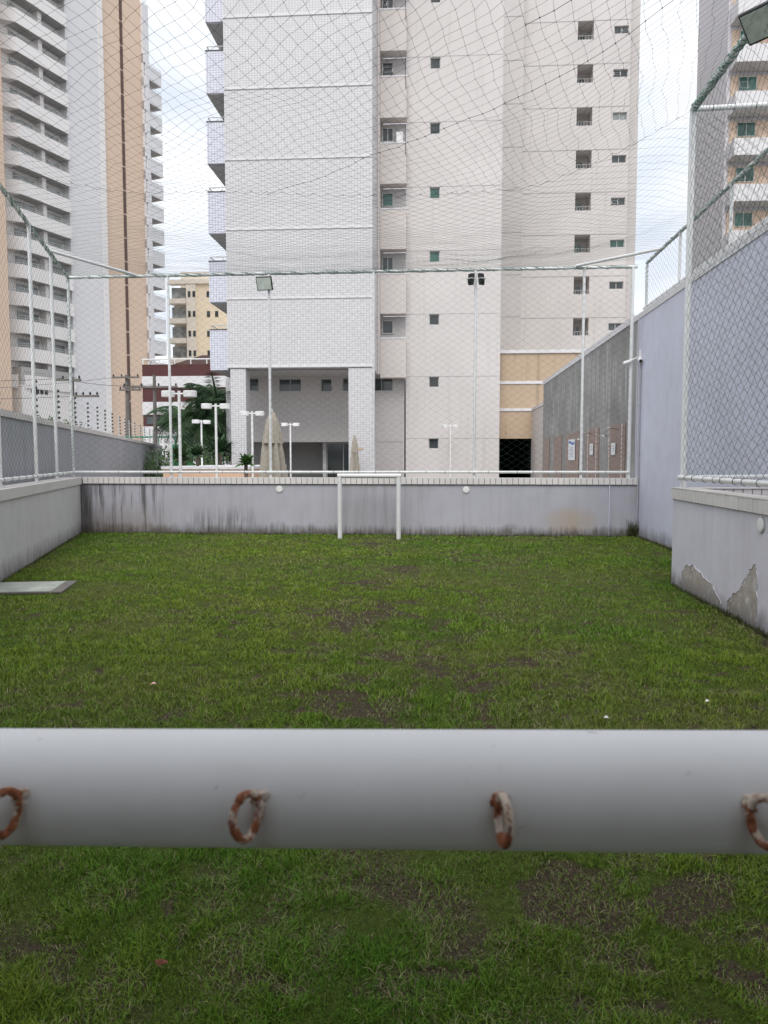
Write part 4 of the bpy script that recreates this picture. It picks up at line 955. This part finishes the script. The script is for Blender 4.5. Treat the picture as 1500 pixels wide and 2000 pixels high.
for i, (x_, y_, a_, h_, lb) in enumerate(spots):
    if i == 0: t = proto
    else:
        t = proto.copy(); COL.objects.link(t)
        for ch in list(proto.children):
            c_ = ch.copy(); COL.objects.link(c_); c_.parent = t
    t.location = (x_, y_, h_-2.86); t.rotation_euler = (0, 0, a_); t['label'] = lb
def umbrella(loc, h, r, label):
    t = thing('closed_umbrella', label, 'umbrella', loc, group='closed beige parasols')
    wob = lambda a, z: 1+.24*math.sin(8*a+z*1.5)+.10*math.sin(3*a+2*z)
    MB().lathe([(r*.62, h*.12), (r*.98, h*.10), (r*1.0, h*.16), (r*.86, h*.35), (r*.66, h*.6), (r*.44, h*.82), (r*.2, h*.955)], 64, (0, 0, 0), wob).build('canopy', M['canvas'], t, local=True)
    MB().lathe([(r*.58, h*.70), (r*.66, h*.695), (r*.60, h*.75), (r*.38, h*.9), (r*.12, h*.985)], 64, (0, 0, 0), lambda a, z: 1+.12*math.sin(8*a)+.05*math.sin(5*a)).build('vent_cap', M['canvas'], t, local=True)
    MB().tube([(0, 0, 0), (0, 0, h*1.01)], .024, 10).build('pole', M['alu'], t, local=True)
    MB().lathe([(.3, 0), (.3, .06), (.06, .10), (.05, .25)], 24).build('base', M['conc'], t, local=True)
umbrella((-3.95, 18.2, 0), 2.6, .35, 'large closed beige parasol behind the back fence')
umbrella((-3.36, 31.0, 0), 2.42, .21, 'small closed beige parasol against the tiled column')
pw = thing('planter_wall', 'peach planter wall with white tiled top in the garden', 'planter', (-7, 24, 0))
MB().box(-8.75, -6.0, 24, 30, -.1, 1.10).build('wall', M['peach'], pw); MB().box(-8.8, -5.95, 23.96, 30, 1.102, 1.19).build('coping', M['white'], pw)
gr = thing('green_gate', 'green metal gate and rails at the end of the boundary wall', 'gate', (-18, 46, 0))
mb = MB(); mb.tube([(-21, 46, 2.75), (-11, 46, 2.75)], .05, 6)
for k in range(11): mb.tube([(-21+k, 46, 0), (-21+k, 46, 2.75)], .035, 6)
mb.build('frame', M['greenmetal'], gr); MB().box(-16.2, -14.9, 46.05, 46.1, .2, 2.3).build('panel', M['greenmetal'], gr)
def frond_mesh(L_, droop, wd, nl, seed):
    rnd = random.Random(seed); mb = MB(); pts = []
    for i in range(9):
        t = i/8; pts.append(Vector((L_*t*(1-.18*t*t), 0, L_*(.55*t-droop*t*t))))
    mb.tube(pts, [.03*(1-.85*i/8)+.004 for i in range(9)], 4)
    for i in range(nl):
        t = .12+.88*i/nl; k = t*8; j = min(7, int(k)); p = pts[j].lerp(pts[j+1], k-j); d = (pts[j+1]-pts[j]).normalized()
        for s in (-1, 1):
            l = wd*(math.sin(math.pi*min(1, t*.85+.15))**.6)*rnd.uniform(.8, 1.15); dr_ = Vector((d.x*.55, s*.8, -.35-.4*rnd.random())).normalized(); e = p+dr_*l; w2 = d*.022*L_/2
            mid = p+dr_*l*.5+Vector((0, 0, .06*l)); mb.add([p-w2*.4, p+w2*.4, mid+w2*.7, e, mid-w2*.7], [(0, 1, 2, 4), (4, 2, 3)])
    return mb
FM = [frond_mesh(1.0, .75, .34, 30, 1).mesh('frond', M['frond']), frond_mesh(1.0, 1.05, .32, 30, 2).mesh('frond', M['frond']), frond_mesh(1.0, .5, .3, 28, 3).mesh('frond', M['frond'])]
def palm(loc, h, L_, n, label, seed, tr=.13):
    rnd = random.Random(seed); t = thing('palm_tree', label, 'palm tree', loc, group='palms behind the garden lamps')
    MB().tube([(0, 0, -.1), (.03, .02, h*.3), (-.04, 0, h*.65), (0, 0, h)], [tr*1.3, tr, tr*.9, tr*.7], 10).build('trunk', M['trunk'], t, local=True)
    for i in range(n):
        o = bpy.data.objects.new('frond', FM[i % 3]); link(o, t); o.location = (0, 0, h-.1+rnd.uniform(-.15, .2)); s = L_*rnd.uniform(.8, 1.15); o.scale = (s, s, s)
        o.rotation_euler = (rnd.uniform(-.25, .25), rnd.uniform(-.75, .75), i*2.4+rnd.uniform(-.2, .2))
palm((-10.6, 36.5, 0), 4.2, 2.1, 44, 'tall palm with bushy crown beside the tiled building', 1)
palm((-11.4, 36.0, 0), 3.3, 2.1, 44, 'thick palm with drooping crown left of the tall one', 2)
palm((-12.6, 37.5, 0), 3.3, 2.0, 40, 'palm at the left of the clump by the utility pole', 3)
palm((-10.0, 38.5, 0), 3.0, 2.0, 40, 'lower palm half hidden by the tiled wing', 4)
palm((-11.6, 39.5, 0), 2.4, 2.1, 40, 'short palm filling the middle of the clump', 5)
def spiky(loc, r, n, label, lift=.55, mat='spiky', stem=0.):
    t = thing('spiky_plant', label, 'plant', loc, group='spiky garden plants')
    mb = MB(); rnd = random.Random(label)
    for i in range(n):
        a = i*2.4; el = rnd.uniform(-.15, 1.35); l = r*rnd.uniform(.75, 1.1); d = Vector((math.cos(a)*math.cos(el), math.sin(a)*math.cos(el), math.sin(el))); sd = Vector((-math.sin(a), math.cos(a), 0))*.045*r/.35
        o = Vector((0, 0, stem)); m_ = o+d*l*.5+Vector((0, 0, .06*r)); e = o+d*l-Vector((0, 0, .1*r)); mb.add([o-sd*.5, o+sd*.5, m_+sd, m_-sd, e], [(0, 1, 2, 3), (3, 2, 4)])
    mb.build('leaves', M[mat], t, local=True); MB().tube([(0, 0, -stem*0-.3), (0, 0, stem+.03)], .05, 8).build('stem', M['trunk'], t, local=True)
spiky((-5.05, 20, 1.0), .40, 80, 'bright green spiky plant just behind the back wall', stem=.28)
spiky((-8.0, 25.2, 1.2), .55, 60, 'dark spiky plant on the planter at right of the lamps', mat='frond', stem=.3)
spiky((-9.6, 28.2, 1.1), .75, 60, 'broad spiky plant behind the leftmost lamp', mat='bush', stem=.25)
spiky((-8.3, 29.0, 1.2), .85, 70, 'dark spiky plant against the tiled wing', mat='frond', stem=.45)
def bush(loc, rx, ry, rz_, n, label, ls=.10, mat='bush'):
    t = thing('shrub', label, 'shrub', loc); mb = MB(); rnd = random.Random(label)
    for i in range(n):
        d = Vector((rnd.gauss(0, 1), rnd.gauss(0, 1), rnd.gauss(0, 1))).normalized()*rnd.uniform(.45, 1)**.5*(1+.25*math.sin(7*rnd.random())); p = Vector((d.x*rx, d.y*ry, rz_+d.z*rz_))
        q = Vector((rnd.gauss(0, 1), rnd.gauss(0, 1), rnd.gauss(0, 1))).normalized(); s = q.orthogonal().normalized()*ls*rnd.uniform(.5, 1.1); e = q*ls*rnd.uniform(.8, 1.6); mb.add([p-s*.4, p+e*.5-s*.1, p+e, p+s*.4+e*.4], [(0, 1, 2, 3)])
    mb.build('leaves', M[mat], t, local=True)
    mb = MB(); 
    for k in range(4): mb.tube([(0, 0, -.3), (rx*.5*math.cos(k*1.6), ry*.5*math.sin(k*1.6), rz_*1.2)], [.05, .015], 5)
    mb.build('stem', M['trunk'], t, local=True)
bush((-15.2, 40.5, 0), 1.3, 1.2, .9, 1500, 'green shrub at the end of the boundary wall')
bush((-11.3, 33, 0), 2.4, 1.2, .95, 2600, 'dark low hedge under the palms', .13)
bush((-12.2, 32, 0), .8, .8, .7, 700, 'small shrub beside the leftmost lamp post')
bush((-15.5, 29.5, 1.9), 1.6, 1.0, .55, 1500, 'tree top showing over the boundary wall', .12)
# utility poles and lines
def upole(loc, h, r, arms, label):
    t = thing('utility_pole', label, 'utility pole', loc, group='utility poles beyond the boundary wall')
    MB().tube([(0, 0, 0), (0, 0, h)], [r*1.3, r*.8], 8).build('pole', M['conc'], t, local=True)
    for z, l, off in arms:
        o = MB().box(-l/2+off, l/2+off, -r-.12, -r-.02, z-.06, z+.06).build('crossarm', M['conc'], t, local=True)
        for k in range(4):
            xx = -l/2+off+.1+k*(l-.2)/3
            i_ = MB(); i_.lathe([(.03, 0), (.06, .05), (.06, .12), (.02, .18)], 8, (xx, -r-.07, z+.06)); q = i_.build('insulator', M['insul'], o, local=True)
upole((-22.6, 55, 0), 7.5, .17, [(7.3, 2.0, 0), (6.4, 1.6, .3)], 'left concrete utility pole with two crossarms')
upole((-17.2, 46, 0), 6.5, .12, [(5.75, 3.4, -.2)], 'dark utility pole in front of the burgundy building')
upole((-20.4, 42, 0), 6.0, .12, [(5.8, 1.6, -.2), (4.9, 1.4, .9)], 'slim pole with side bracket before the white tower wall')
pl = MB()
for a, b, sg in (((-17.9, 46, 5.95), (-22.0, 55, 6.6), .4), ((-17.2, 46, 5.95), (-22.8, 55, 7.4), .5), ((-22.8, 55, 7.4), (-60, 60, 8), 1.0), ((-17.5, 46, 5.9), (-6, 60, 6.5), .6), ((-21, 42, 5.9), (-45, 40, 7), .6), ((-21, 42, 5.9), (-17.5, 46, 5.9), .2), ((-20.4, 42, 4.9), (-50, 36, 5.6), .6)):
    pts = [Vector(a).lerp(Vector(b), i/12)-Vector((0, 0, sg*4*(i/12)*(1-i/12))) for i in range(13)]; pl.tube(pts, .012, 4)
tag(pl.build('power_lines', M['black']), 'thin dark power lines between the utility poles', 'power lines')
